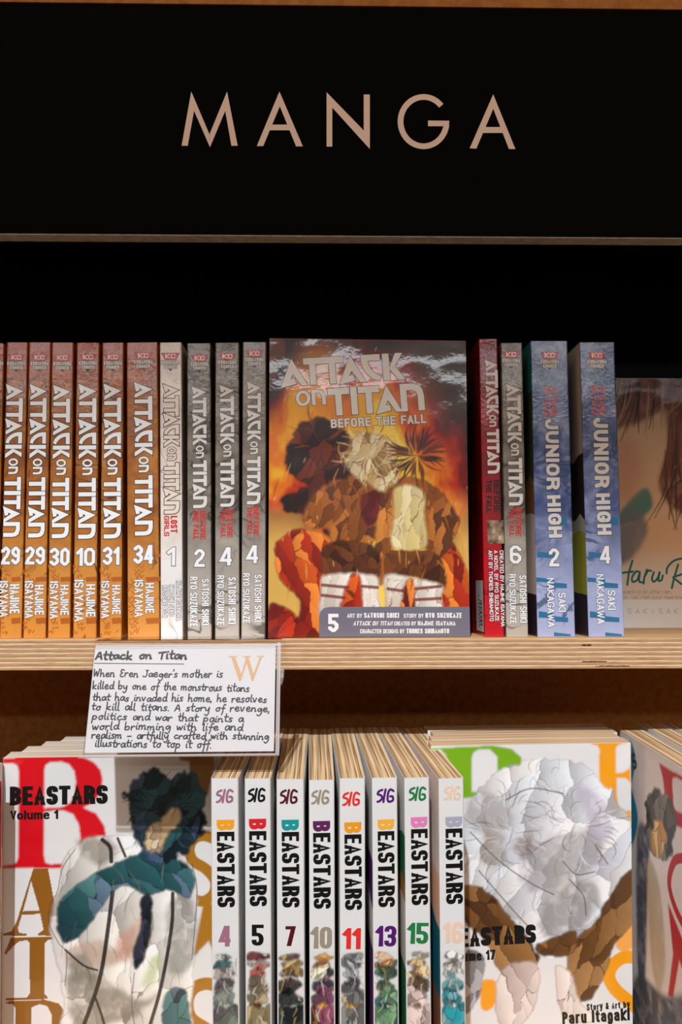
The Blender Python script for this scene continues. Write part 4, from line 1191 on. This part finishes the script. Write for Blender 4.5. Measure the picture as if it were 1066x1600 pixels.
cv.blob([(52, 1357.5), (75, 1357), (93, 1452), (100, 1458), (100, 1462), (60, 1462), (60, 1458.5), (68, 1453), (63, 1428), (34.5, 1429), (28, 1450), (30, 1457.5), (42, 1459), (42, 1462), (4.6, 1462), (4.6, 1459), (18, 1455), (26, 1440)], BL, .2, smooth=False)
cv.blob([(48.5, 1376), (62, 1423), (36, 1424)], (234, 230, 227), .2, smooth=False)
cv.blob([(17, 1465.5), (95, 1463), (95, 1468), (76, 1468), (70, 1474), (70, 1553), (76, 1560), (60, 1562), (9, 1563), (9, 1560), (41, 1559), (46.5, 1553), (46.5, 1474), (42, 1469), (30, 1471), (20, 1479), (10, 1491), (6.5, 1490)], BL, .2, smooth=False)
cv.blob([(9, 1565), (70, 1562), (92, 1568), (104, 1584), (104, 1612), (24, 1616), (24, 1575), (20, 1569), (9, 1568)], BL, .2, smooth=False)
cv.blob([(49, 1574), (62, 1569), (74, 1572), (81, 1586), (80, 1616), (49, 1616)], (234, 230, 227), .2, smooth=False)
GOLD = (178, 120, 34)
cv.blob([(280, 1181), (345, 1179), (345, 1186), (338, 1190), (332, 1210), (325, 1240), (316, 1258), (300, 1260), (298, 1240), (296, 1190), (281, 1188)], (150, 104, 40), .3, smooth=False)
cv.line([(338, 1312), (318, 1306), (302, 1312), (296, 1328), (302, 1345), (322, 1358), (336, 1376), (334, 1396), (318, 1408), (298, 1404)], 6.5, GOLD, 1, False, soft=.4)
cv.blob([(318, 1411), (336, 1411), (352, 1494), (336, 1494), (326, 1470), (306, 1492), (302, 1492), (308, 1460)], GOLD, .3, smooth=False)
cv.line([(344, 1542), (322, 1537), (302, 1545), (293, 1565), (298, 1590), (320, 1606), (340, 1620)], 7.5, GOLD, 1, False, soft=.4)
# abstract watercolour in place of the cover figure
PAP = [(236, 230, 222), (228, 220, 210), (240, 236, 230), (222, 216, 208), (232, 226, 222)]
cv.facets([(100, 1340), (136, 1312), (200, 1306), (256, 1322), (292, 1348), (308, 1400), (304, 1490), (300, 1560), (280, 1640), (110, 1640), (100, 1560), (86, 1490), (78, 1440), (92, 1390)], 26, PAP, (120, 108, 96), 30, 1.4, .2, .22, warp=1.5, ink=.75)
for q, c_, sd in (([(100, 1486), (150, 1470), (190, 1482), (232, 1446), (226, 1486), (170, 1510), (120, 1524)], (188, 160, 138), 37), ([(118, 1318), (160, 1308), (186, 1330), (150, 1352)], (140, 128, 110), 38), ([(262, 1420), (300, 1404), (304, 1500), (268, 1520)], (142, 140, 130), 39),
                  ([(104, 1530), (150, 1520), (214, 1560), (250, 1548), (206, 1590), (120, 1606)], (120, 112, 92), 40), ([(180, 1470), (226, 1436), (232, 1456), (190, 1500)], (206, 150, 130), 43), ([(232, 1500), (250, 1486), (246, 1530), (226, 1544)], (190, 204, 150), 44), ([(104, 1500), (132, 1494), (140, 1540), (112, 1560)], (128, 128, 116), 45)):
    cv.blob(q, c_, 1.2, .75, .7, sd, 5, warp=3)
TEA = [(40, 84, 88), (58, 108, 112), (30, 64, 72), (80, 128, 128), (92, 116, 136)]
cv.facets([(90, 1446), (96, 1404), (132, 1376), (186, 1346), (232, 1330), (280, 1342), (304, 1372), (296, 1402), (262, 1392), (232, 1400), (196, 1384), (172, 1398), (144, 1438), (116, 1468), (96, 1470)], 30, TEA, (22, 42, 48), 34, 1.3, -.6, .28, warp=1.6)
NAV = [(30, 52, 60), (44, 76, 84), (24, 38, 46), (66, 84, 112), (50, 92, 96)]
cv.facets([(206, 1290), (196, 1250), (206, 1216), (240, 1204), (270, 1214), (296, 1202), (318, 1240), (322, 1290), (300, 1322), (270, 1346), (232, 1346), (214, 1320)], 44, NAV, (14, 22, 26), 31, 1.3, .2, .25, warp=5)
cv.strands(260, 1268, 60, 44, 48, 26, .9, NAV + [(20, 30, 34)], 47, curl=.5, alpha=.8)
cv.facets([(226, 1296), (250, 1284), (266, 1262), (282, 1280), (262, 1316), (240, 1338), (228, 1322)], 14, [(222, 194, 150), (206, 176, 132), (232, 210, 176), (180, 150, 120)], (96, 74, 56), 33, 1.2, .4, .25, warp=4)
cv.facets([(220, 1404), (236, 1400), (238, 1450), (224, 1500), (212, 1516), (209, 1480), (220, 1450)], 8, [(36, 42, 54), (52, 60, 76), (28, 30, 40)], (16, 18, 22), 42, 2, .1, warp=1)
cv.facets([(258, 1556), (290, 1550), (296, 1640), (256, 1640)], 9, TEA, (20, 40, 44), 41, 1.6)
for st, ww in (([(176, 1394), (169, 1450), (158, 1520), (142, 1572), (116, 1640)], 2.5), ([(270, 1396), (268, 1450), (252, 1540), (232, 1610)], 2.2), ([(160, 1312), (172, 1324), (174, 1346)], 2.4), ([(184, 1310), (196, 1338)], 1.6), ([(148, 1556), (160, 1590), (170, 1630)], 1.5), ([(102, 1484), (130, 1508), (152, 1516)], 1.2)):
    cv.line(st, ww, (32, 28, 27), .95, False, soft=.25)
for st in ([(118, 1326), (98, 1356), (90, 1392), (80, 1410)], [(80, 1410), (76, 1440), (92, 1474), (104, 1490), (102, 1540)], [(300, 1350), (308, 1390), (304, 1450), (300, 1500)], [(210, 1520), (206, 1570), (212, 1610)]): cv.line(st, .5, (84, 76, 68), .9, False, soft=.2)
for q in range(46):
    xa = random.uniform(96, 300); ya = random.uniform(1330, 1590); dx = random.uniform(-14, 14); cv.line([(xa, ya), (xa + dx, ya + random.uniform(8, 20)), (xa + dx * 1.5, ya + random.uniform(20, 40))], random.uniform(.25, .7), random.choice([(70, 66, 60), (130, 110, 90), (60, 90, 90), (150, 140, 124)]), .6, soft=.25)
cv.build('cover_artwork', r, .03)
pr = Print(base=.08)
text_box(pr, 'BEASTARS', MA, (15.3, 1258.6), (168.4, 1255.8), (15.3, 1229), BLK, (.285, .2), .3, layer=1, gap=.05)
pr.build('cover_title', r)
pr = Print(base=.08)
text_box(pr, 'Volume 1', MA, (16, 1281), (91, 1279.5), (16, 1266.8), BLK, (.25, .19), .3, layer=1, gap=.07)
pr.build('volume_number', r)
pile_lab = ['second', 'third', 'rearmost']
for k in range(3):
    Mk = Matrix.Translation((MA.translation.x + (6, 13, 22)[k], 549 + 14.3 * (k + 1), Z_LOW)) @ Matrix.Rotation(math.radians(1.8), 4, 'Z')
    make_book('%s white paperback of the lower left pile behind the red initial' % pile_lab[k], Mk, 13.6, WA - (0, 6, 12)[k], HA + (.15, -.1, .1)[k], 'front', WP, PG_Y, 'face-out copies in the lower left pile')

# far left: red cover sliver and a paperback behind it
p = on_Y(3.2, 1240, 532); REDC = grunge('red_white_print', (172, 12, 30), (186, 20, 40), (120, 6, 18), (232, 200, 196), 60.0, crackw=.03)
ML = Matrix.Translation((p.x - 127, 519, Z_LOW))
make_book('red covered manga just showing at the lower left edge', ML, 13, 127, on_Y(2, 1229, 519).z - Z_LOW, 'front', REDC, PG_Y, None)
p = on_Y(5, 1176, 547)
make_book('cream edged paperback behind the red cover at lower left', Matrix.Translation((p.x - 127, 533, Z_LOW)), 14, 127, H_LOW - 4, 'front', WP, PG_T, None)

# right pile, front copy
YB = 556.0
pB = on_Y(985, 1162, YB + 8)
yawB = math.radians(3.0)
MB_ = Matrix.Translation((pB.x - 127 * math.cos(yawB), YB, Z_LOW)) @ Matrix.Rotation(yawB, 4, 'Z')
WB = 127.0; HB = loc2(MB_, 850, 1162.5).y
r = make_book('face-out white manga volume 17 with green and orange initials at lower right', MB_, 14, WB, HB, 'front', WP, PG_T, 'face-out copies in the lower right pile')
cv = Canvas(MB_, .1, WB - .1, .3, HB - .2, .45, (236, 233, 232))
GR = (126, 178, 28); OR = (252, 164, 24)
cv.blob([(660, 1170), (770, 1165), (800, 1170), (815, 1184), (818, 1200), (800, 1240), (760, 1246), (660, 1250)], GR, .25, smooth=False)
cv.blob([(690, 1172), (696, 1178), (700, 1190), (700, 1252), (650, 1252), (650, 1172)], (236, 233, 232), .25, smooth=False)
cv.blob([(737, 1185), (740, 1176), (748, 1171), (766, 1171), (777, 1182), (778, 1205), (770, 1236), (737, 1238)], (236, 233, 232), .25, smooth=False)
cv.blob([(924, 1161), (985, 1156), (986, 1300), (978, 1296), (958, 1268), (936, 1232), (937, 1172), (934, 1165), (924, 1163)], OR, .25, smooth=False)
cv.blob([(962, 1172), (964, 1166), (972, 1162), (985, 1160), (986, 1195), (982, 1202), (974, 1207), (963, 1208)], (236, 233, 232), .25, smooth=False)
cv.blob([(964, 1215), (978, 1216), (986, 1224), (987, 1266), (968, 1268), (965, 1262)], (236, 233, 232), .25, smooth=False)
cv.blob([(962, 1300), (990, 1296), (993, 1480), (975, 1490), (962, 1480)], OR, .3, .9, smooth=False)
cv.line([(996, 1496), (975, 1496), (958, 1508), (952, 1526), (962, 1546), (985, 1566), (1000, 1580)], 8.0, OR, 1, False)
cv.blob([(752, 1536), (768, 1530), (780, 1540), (779, 1560), (765, 1578), (752, 1574)], OR, .4)
# abstract watercolour in place of the cover figure
WTP = [(234, 232, 232), (226, 228, 232), (238, 236, 234), (218, 218, 222), (230, 224, 220), (206, 208, 214)]
cv.facets([(733, 1262), (756, 1228), (792, 1196), (850, 1186), (906, 1192), (946, 1226), (980, 1274), (994, 1330), (986, 1372), (960, 1402), (936, 1440), (896, 1486), (850, 1496), (806, 1452), (764, 1402), (726, 1380), (706, 1320)], 44, WTP, (104, 84, 74), 51, 1.2, .4, .26, warp=3, ink=.5)
for q, c_, sd in (([(730, 1250), (770, 1240), (800, 1270), (790, 1300), (740, 1300)], (170, 162, 158), 53), ([(816, 1330), (880, 1306), (930, 1296), (940, 1340), (880, 1384), (826, 1392)], (150, 146, 150), 54), ([(856, 1400), (920, 1376), (934, 1420), (890, 1460), (846, 1462)], (132, 126, 122), 55),
                  ([(760, 1300), (790, 1310), (780, 1350), (750, 1340)], (160, 140, 120), 56), ([(900, 1230), (940, 1250), (960, 1300), (930, 1310)], (186, 176, 196), 65), ([(806, 1320), (830, 1300), (834, 1330), (812, 1340)], (120, 84, 64), 66)):
    cv.blob(q, c_, 1.2, .65, .8, sd, 6, warp=4)
cv.strands(900, 1290, 60, 60, 60, 34, .8, [(214, 210, 208), (150, 140, 136), (116, 98, 88), (236, 234, 232)], 67, curl=.9, alpha=.75)
cv.strands(860, 1330, 120, 110, 130, 26, .7, [(222, 220, 220), (168, 160, 156), (240, 238, 238), (130, 116, 108), (196, 196, 204)], 69, curl=.9, alpha=.6)
cv.strands(790, 1300, 40, 50, 60, 30, .7, [(214, 210, 208), (140, 128, 120), (96, 78, 68)], 68, curl=.8, alpha=.7)
for st in ([(735, 1300), (780, 1345), (830, 1380), (866, 1398)], [(748, 1360), (800, 1420), (828, 1450)], [(880, 1346), (900, 1366), (930, 1362)], [(890, 1374), (912, 1400), (916, 1430)], [(930, 1320), (950, 1350)], [(790, 1250), (830, 1232), (880, 1240)]): cv.line(st, .7, (96, 76, 66), .85, False, soft=.25)
BRP = [(124, 82, 44), (104, 68, 36), (146, 102, 58), (88, 56, 32), (168, 122, 74)]
cv.facets([(696, 1384), (740, 1386), (772, 1400), (808, 1446), (832, 1476), (842, 1502), (815, 1522), (785, 1518), (756, 1470), (724, 1440), (700, 1436)], 20, BRP, (54, 34, 20), 57, 1.6, -.5, .3, warp=2)
cv.facets([(984, 1358), (996, 1380), (993, 1432), (962, 1472), (950, 1512), (922, 1562), (895, 1564), (886, 1522), (892, 1480), (930, 1440), (952, 1404)], 22, BRP, (54, 34, 20), 58, 1.6, .5, .3, warp=2)
cv.facets([(836, 1478), (870, 1462), (900, 1456), (894, 1490), (852, 1494)], 8, BRP[1:4], (44, 28, 18), 59, 1, .3)
SKN = [(226, 210, 202), (236, 222, 214), (206, 186, 178)]
cv.facets([(784, 1516), (840, 1506), (836, 1570), (806, 1606), (776, 1590)], 9, SKN, (120, 90, 80), 62, 2, .1, .25)
cv.facets([(868, 1512), (892, 1520), (905, 1560), (930, 1594), (880, 1588)], 8, SKN, (120, 90, 80), 63, 2, .2, .25)
cv.facets([(726, 1490), (758, 1498), (746, 1560), (726, 1580)], 8, [(150, 146, 150), (184, 180, 184), (120, 116, 122)], (80, 76, 80), 64, 1.6, .3, .25)
cv.build('cover_artwork', r, .03)
pr = Print(base=.08)
text_box(pr, 'BEASTARS', MB_, (700, 1481.5), (838, 1473), (700, 1452), BLK, (.285, .2), .3, layer=1, gap=.05)
pr.build('cover_title', r)
pr = Print(base=.08)
text_box(pr, 'Volume 17', MB_, (700, 1503.5), (774.5, 1499), (700, 1488), BLK, (.25, .19), .3, layer=1, gap=.07)
pr.build('volume_number', r)
pr = Print(base=.08)
text_box(pr, 'Story & Art by', MB_, (917, 1579), (984.5, 1574.5), (917, 1568.5), BLK, (.21, .18), .3, layer=1)
text_box(pr, 'Paru Itagaki', MB_, (879, 1600.5), (984.5, 1594), (879, 1581), BLK, (.21, .18), .3, layer=1)
pr.build('author_name', r)
for k in range(3):
    Mk = Matrix.Translation((MB_.translation.x + (2, 5, 3)[k], YB + 14.3 + 14.3 * k, Z_LOW)) @ Matrix.Rotation(math.radians(3.0), 4, 'Z')
    make_book('%s paperback of the lower right pile behind the green initial' % pile_lab[k], Mk, 13.6, WB - 4, HB + (.1, -.1, .05)[k], 'front', WP, PG_T, 'face-out copies in the lower right pile')

# far right: spine-out books whose first front cover faces the pile
p0 = on_Y(1062, 1203, 508); p1 = on_Y(988, 1158, 580)
yawR = math.atan2(p0.x - p1.x, 580 - 508)
for k in range(3):
    bx_ = Vector((p0.x, 508, 0)); dirv = Vector((p1.x - p0.x, 72, 0)).normalized()
    front = bx_ - dirv * 16
    MR = Matrix.Translation((front.x + k * 17.5, front.y + k * 2.5, Z_LOW)) @ Matrix.Rotation(math.atan2(p0.x - p1.x, 72) * (1 - .2 * k), 4, 'Z')
    HR = HB + (-.6, .4, 0)[k]
    labs = ['manga with teal and red letters on its cover at the lower right edge', 'second book from the pile at the lower right edge, paper top only', 'third book from the pile at the lower right edge, paper top only']
    r = make_book(labs[k], MR, 15.5, 110 if k == 0 else 122, HR, 'spine', WP, PG_X, None)
    if k == 0:
        # its front cover: frame whose x runs towards the spine
        ML_ = MR @ Matrix.Rotation(math.radians(-90), 4, 'Z') @ Matrix.Translation((-110, 0, 0))
        cv = Canvas(ML_, .2, 109, .3, HR - .2, .5, (226, 210, 202))
        TL = (18, 126, 150); CR = (186, 8, 30)
        def zz(f): return HR * f
        D_ = 110
        def pxs(l): return [(x, y) for x, y in l]
        cv.blob([(984, 1160), (990, 1168), (993, 1185), (990, 1212), (984, 1222)], TL, .4)
        cv.blob([(984, 1232), (992, 1250), (997, 1280), (992, 1310), (984, 1320)], TL, .4)
        cv.blob([(1030, 1192), (1080, 1222), (1080, 1300), (1056, 1290), (1040, 1250), (1036, 1215)], CR, .4, smooth=False)
        cv.blob([(1052, 1216), (1066, 1220), (1080, 1240), (1080, 1268), (1056, 1266), (1052, 1240)], (226, 210, 202), .4)
        cv.line([(1072, 1340), (1054, 1346), (1046, 1380), (1056, 1420), (1076, 1460)], 5.5, CR, 1, False)
        cv.blob([(1044, 1410), (1060, 1450), (1080, 1500), (1080, 1560), (1062, 1500), (1052, 1560), (1044, 1556), (1052, 1490)], CR, .4, smooth=False)
        cv.facets([(1008, 1262), (1020, 1236), (1046, 1246), (1058, 1280), (1050, 1334), (1034, 1344), (1014, 1320)], 20, [(96, 88, 80), (70, 64, 60), (126, 116, 104)], (36, 32, 30), 71, 1.6, .2, warp=4)
        cv.facets([(1018, 1296), (1034, 1284), (1042, 1310), (1032, 1340), (1020, 1330)], 8, [(216, 160, 80), (196, 140, 70), (226, 186, 130)], (90, 60, 30), 72, 1.6, warp=3)
        cv.blob([(996, 1300), (1014, 1310), (1012, 1420), (1006, 1560), (996, 1500)], (74, 76, 90), 1.4, 1, .4, 73, 7)
        cv.blob([(1012, 1350), (1030, 1380), (1040, 1500), (1030, 1550), (1018, 1500)], (190, 168, 140), 1.4, 1, .4, 74, 7)
        cv.blob([(992, 1530), (1040, 1556), (1090, 1560), (1090, 1680), (980, 1680)], (70, 72, 80), 1.4, 1, .4, 75, 7)
        cv.build('cover_artwork', r, .03, .6).matrix_local = to_m(Matrix.Rotation(math.radians(-90), 4, 'Z') @ Matrix.Translation((-110, 0, 0)))
        pr = Print(base=.08)
        text_box(pr, 'S', ML_, (990.6, 1204), (996.5, 1199), (989.8, 1176), BLK, (.24, .17), .3, layer=1)
        o = pr.build('cover_title', r); o.matrix_local = to_m(Matrix.Rotation(math.radians(-90), 4, 'Z') @ Matrix.Translation((-110, 0, 0)))

# ------------------------------------------------------------------ hand-written card in its clear holder
pb = on_Y(131.8, 1176.5, 497); pt = on_Y(143, 1011.5, 520)
up = Vector((0, 520 - 497, pt.z - pb.z)); HC = up.length; tilt = math.atan2(23, pt.z - pb.z)
MC = Matrix.Translation(pb) @ Matrix.Rotation(-tilt, 4, 'X') @ Matrix.Rotation(math.radians(-.25), 4, 'Y')
WC = loc2(MC, 428, 1176.5).x
card = empty('shelf_card', MC, 'white card with a handwritten black review, hanging from the upper shelf edge', 'card')
link_mesh('card_sheet', *box(0, WC, 0, .35, 0, HC, 0), principled('white_card', S(214, 211, 210), .5, .4, (600, .12, .0001)), card)
HW = {'a': "1,.85 .5,1 .1,.6 .2,.1 .6,.1 .95,.85 .95,.2 1.2,.05", 'b': "0,2 .03,.1|.03,.5 .5,.95 .85,.6 .65,.08 .05,.1", 'c': ".85,.85 .5,1 .1,.5 .4,0 1,.2", 'd': ".9,.8 .5,1 .1,.5 .4,0 .9,.5 1,2|1,1.4 .95,.2 1.2,.05",
      'e': ".1,.5 .8,.6 .7,1 .3,.95 .1,.4 .5,0 1.05,.2", 'f': ".85,1.8 .6,2 .4,1.5 .35,0 .2,-.8|0,.9 .8,.95", 'g': ".95,.85 .5,1 .1,.55 .5,.1 .95,.85 .95,-.4 .5,-1 .05,-.7", 'h': "0,2 .05,0|.05,.5 .45,1 .75,.7 .8,0 1.05,.1",
      'i': ".1,1 .12,.15 .35,.05|.15,1.5 .25,1.55", 'k': "0,2 .05,0|.8,.95 .1,.45 .9,0", 'l': ".1,2 .1,.2 .4,.02", 'm': "0,1 .05,0|.05,.6 .4,1 .6,.7 .6,0|.62,.6 1,1 1.2,.7 1.2,0 1.4,.1", 'n': "0,1 .05,0|.05,.6 .45,1 .75,.7 .8,0 1,.1",
      'o': ".5,1 .1,.6 .3,.03 .8,.2 .8,.8 .5,1 1,.95", 'p': ".05,1 0,-1|.03,.6 .5,1 .85,.6 .6,.05 .08,.15", 'r': "0,1 .05,0|.05,.5 .4,1 .75,.9", 's': ".75,.9 .4,1 .15,.7 .65,.35 .5,.02 0,.08", 't': ".35,1.8 .3,.2 .7,.05|0,1.05 .85,1.12",
      'u': "0,1 .1,.1 .5,.1 .8,1|.8,1 .82,.2 1.05,.05", 'v': "0,1 .4,0 .8,1", 'w': "0,1 .25,0 .55,.8 .8,0 1.15,1", 'y': "0,1 .2,.25 .6,.3 .9,1|.9,1 .8,-.5 .4,-1 .05,-.7",
      'A': "0,0 .6,1.7 1.1,0|.25,.6 1,.65", 'T': "-.1,1.6 1.2,1.8|.6,1.7 .55,0", 'W': "0,1.7 .2,0 .6,1.2 .9,0 1.3,1.8", 'E': ".95,1.6 .4,1.75 .15,1.3 .6,.95|.6,.95 .1,.6 .3,.05 .9,.15", 'J': ".8,1.7 .8,.3 .4,-.1 -.1,.1|.5,1.7 1.1,1.7",
      ',': ".1,.1 0,-.35", '.': ".05,.05 .1,.0", "'": ".1,1.8 .05,1.4", '-': "0,.55 .9,.6"}
HWP = {k: [[tuple(map(float, t.split(','))) for t in part.split()] for part in v.split('|')] for k, v in HW.items()}
HWW = {'i': .55, 'l': .55, 'm': 1.6, 'W': 1.5, 'w': 1.3, ',': .4, '.': .4, "'": .3, 't': .85, 'f': .85, 'A': 1.3, 'T': 1.3, 'J': 1.2, 'r': .9, 's': .95}
INKB = principled('pen_ink', S(22, 22, 32), .5, .4)
rr = random.Random(9)


def hand(pr, s, x0, x1, yb0, yb1, xh, w, mat):
    tot = sum(HWW.get(c, 1.15) if c != ' ' else 1.0 for c in s); x = 0.0
    for c in s:
        if c == ' ': x += 1.0; continue
        jy = rr.uniform(-.12, .12); js = rr.uniform(.9, 1.1)
        for pl in HWP[c]:
            P = []
            for a, b in pl:
                u = (x + a * .92 + b * .12) / tot
                px = x0 + (x1 - x0) * u; py = yb0 + (yb1 - yb0) * u - (b * js + jy) * xh
                P.append(tuple(loc2(MC, px, py)))
            if len(P) > 2: P = [tuple(q) for q in smooth_line(P, 4)]
            for i in range(len(P) - 1):
                for q in strip([P[i], P[i + 1]], w, w, 'butt'): pr.poly(q, mat, 0)
            for q in P: pr.poly([(q[0] + w * .5 * math.cos(j * 1.047), q[1] + w * .5 * math.sin(j * 1.047)) for j in range(6)], mat, 0)
        x += HWW.get(c, 1.15)


def cx(v): return 120 + v / 3.23
def cy(v): return 990 + v / 3.23


pr = Print(base=.04)
hand(pr, 'Attack on Titan', cx(95), cx(560), cy(130), cy(127), 6.6, 1.15, INKB)
a_ = loc2(MC, cx(90), cy(150)); b_ = loc2(MC, cx(540), cy(154))
for q in strip([tuple(a_), tuple(b_)], .45, .45): pr.poly(q, INKB)
pr.build('handwritten_title', card)
pr = Print(base=.04)
for s, x0, x1, y0, y1 in (("When Eren Jaeger's mother is", 85, 740, 216, 222), ('killed by one of the monstrous titans', 80, 874, 278, 292), ('that has invaded his home, he resolves', 80, 962, 338, 347), ('to kill all titans. A story of revenge,', 75, 977, 384, 396),
                          ('politics and war that paints a', 78, 845, 432, 447), ('world brimming with life and', 78, 840, 483, 490), ('realism - artfully crafted with stunning', 75, 972, 530, 534), ('illustrations to top it off.', 92, 683, 570, 577)):
    hand(pr, s, cx(x0), cx(x1), cy(y0), cy(y1), 6.1, .74, INKB)
pr.build('handwriting', card)
pr = Print(base=.04); GI = principled('gold_ink', S(206, 160, 104), .45, .4)
for q in ([(765, 113), (812, 113), (812, 117), (800, 119), (831, 205), (824, 240), (820, 240), (780, 122), (765, 117)], [(831, 205), (853, 128), (849, 119), (836, 117), (836, 113), (880, 113), (880, 117), (868, 120), (828, 240), (823, 240)],
          [(849, 119), (868, 119), (892, 204), (889, 240), (884, 240)], [(892, 204), (922, 124), (918, 118), (906, 117), (906, 113), (947, 113), (947, 117), (935, 121), (890, 240), (885, 240)]):
    pr.poly([tuple(loc2(MC, cx(x), cy(y))) for x, y in q], GI)
pr.build('logo_letter', card)

acr = bpy.data.materials.new('clear_acrylic'); acr.use_nodes = True; nt = acr.node_tree; nt.nodes.clear()
out = N(nt, 'ShaderNodeOutputMaterial'); tr = N(nt, 'ShaderNodeBsdfTransparent'); gl = N(nt, 'ShaderNodeBsdfGlossy'); mx = N(nt, 'ShaderNodeMixShader'); fr = N(nt, 'ShaderNodeFresnel')
tr.inputs['Color'].default_value = (.96, .95, .95, 1); gl.inputs['Roughness'].default_value = .06; fr.inputs['IOR'].default_value = 1.12
nt.links.new(fr.outputs[0], mx.inputs[0]); nt.links.new(tr.outputs[0], mx.inputs[1]); nt.links.new(gl.outputs[0], mx.inputs[2]); nt.links.new(mx.outputs[0], out.inputs[0])
fro = bpy.data.materials.new('polished_acrylic_edge'); fro.use_nodes = True; nt = fro.node_tree; nt.nodes.clear()
out = N(nt, 'ShaderNodeOutputMaterial'); tr = N(nt, 'ShaderNodeBsdfTransparent'); df = N(nt, 'ShaderNodeBsdfPrincipled'); mx = N(nt, 'ShaderNodeMixShader')
df.inputs['Base Color'].default_value = (.72, .66, .64, 1); df.inputs['Roughness'].default_value = .15; mx.inputs[0].default_value = .5
nt.links.new(tr.outputs[0], mx.inputs[1]); nt.links.new(df.outputs[0], mx.inputs[2]); nt.links.new(mx.outputs[0], out.inputs[0])

hold = empty('card_holder', MC, 'clear acrylic holder clipped to the plywood shelf edge around the card', 'card holder')
WHo = WC + 3.0
link_mesh('back_sheet', *box(-.4, WHo, .5, 1.7, -1.2, HC + 4.5, .15), acr, hold)
link_mesh('front_sheet', *box(-.4, WHo - 1, -1.1, -.5, -1.2, HC - .5, .1), acr, hold)
link_mesh('bottom_fold', *box(-.4, WHo, -1.1, 1.7, -2.4, -1.2, .3), fro, hold)
link_mesh('side_edge', *box(WC + .8, WHo, -1.0, 1.7, -1.2, HC + 2, .2), fro, hold)
link_mesh('top_fold', *box(0, WHo + .6, .3, 1.9, HC + .2, HC + 1.6, .2), fro, hold)
# flap that runs back from the sheet onto the shelf board
Mi = MC.inverted(); fe = T_UP @ Vector((0, -17, 0)); v0 = Vector((0, 1.1, HC + 4.2)); v1 = Mi @ Vector((pb.x, fe.y - 1.0, fe.z + .8)); v2 = Mi @ (T_UP @ Vector((pb.x, -2.5, .35)))
prof = [(v0.y, v0.z), (v1.y, v1.z), (v2.y, v2.z)]
vs = []; fs = []
for x in (.5, WHo + .3):
    for (y, z) in prof: vs += [(x, y, z), (x, y, z + .7)]
n = len(prof) * 2
for k in range(len(prof) - 1):
    i = k * 2
    fs += [(i, i + 2, n + i + 2, n + i), (i + 1, n + i + 1, n + i + 3, i + 3), (i, i + 1, i + 3, i + 2), (n + i, n + i + 2, n + i + 3, n + i + 1)]
fs += [(0, n, n + 1, 1), (n - 2, n - 1, 2 * n - 1, 2 * n - 2)]
link_mesh('top_flap', vs, fs, acr, hold)
# sprung clip under the shelf at the right
cp = [on_Y(x, y, 545) for x, y in ((434.5, 1040), (436.5, 1069), (440, 1068), (443, 1058), (444, 1045))]
c3 = [Mi @ q for q in cp]
vs = [(q.x, q.y, q.z) for q in c3] + [(q.x, q.y + 5, q.z) for q in c3]; m = len(c3)
fs = [tuple(range(m)), tuple(range(2 * m - 1, m - 1, -1))] + [(i, m + i, m + (i + 1) % m, (i + 1) % m) for i in range(m)]
link_mesh('clip', vs, fs, fro, hold)
bpy.context.view_layer.update()
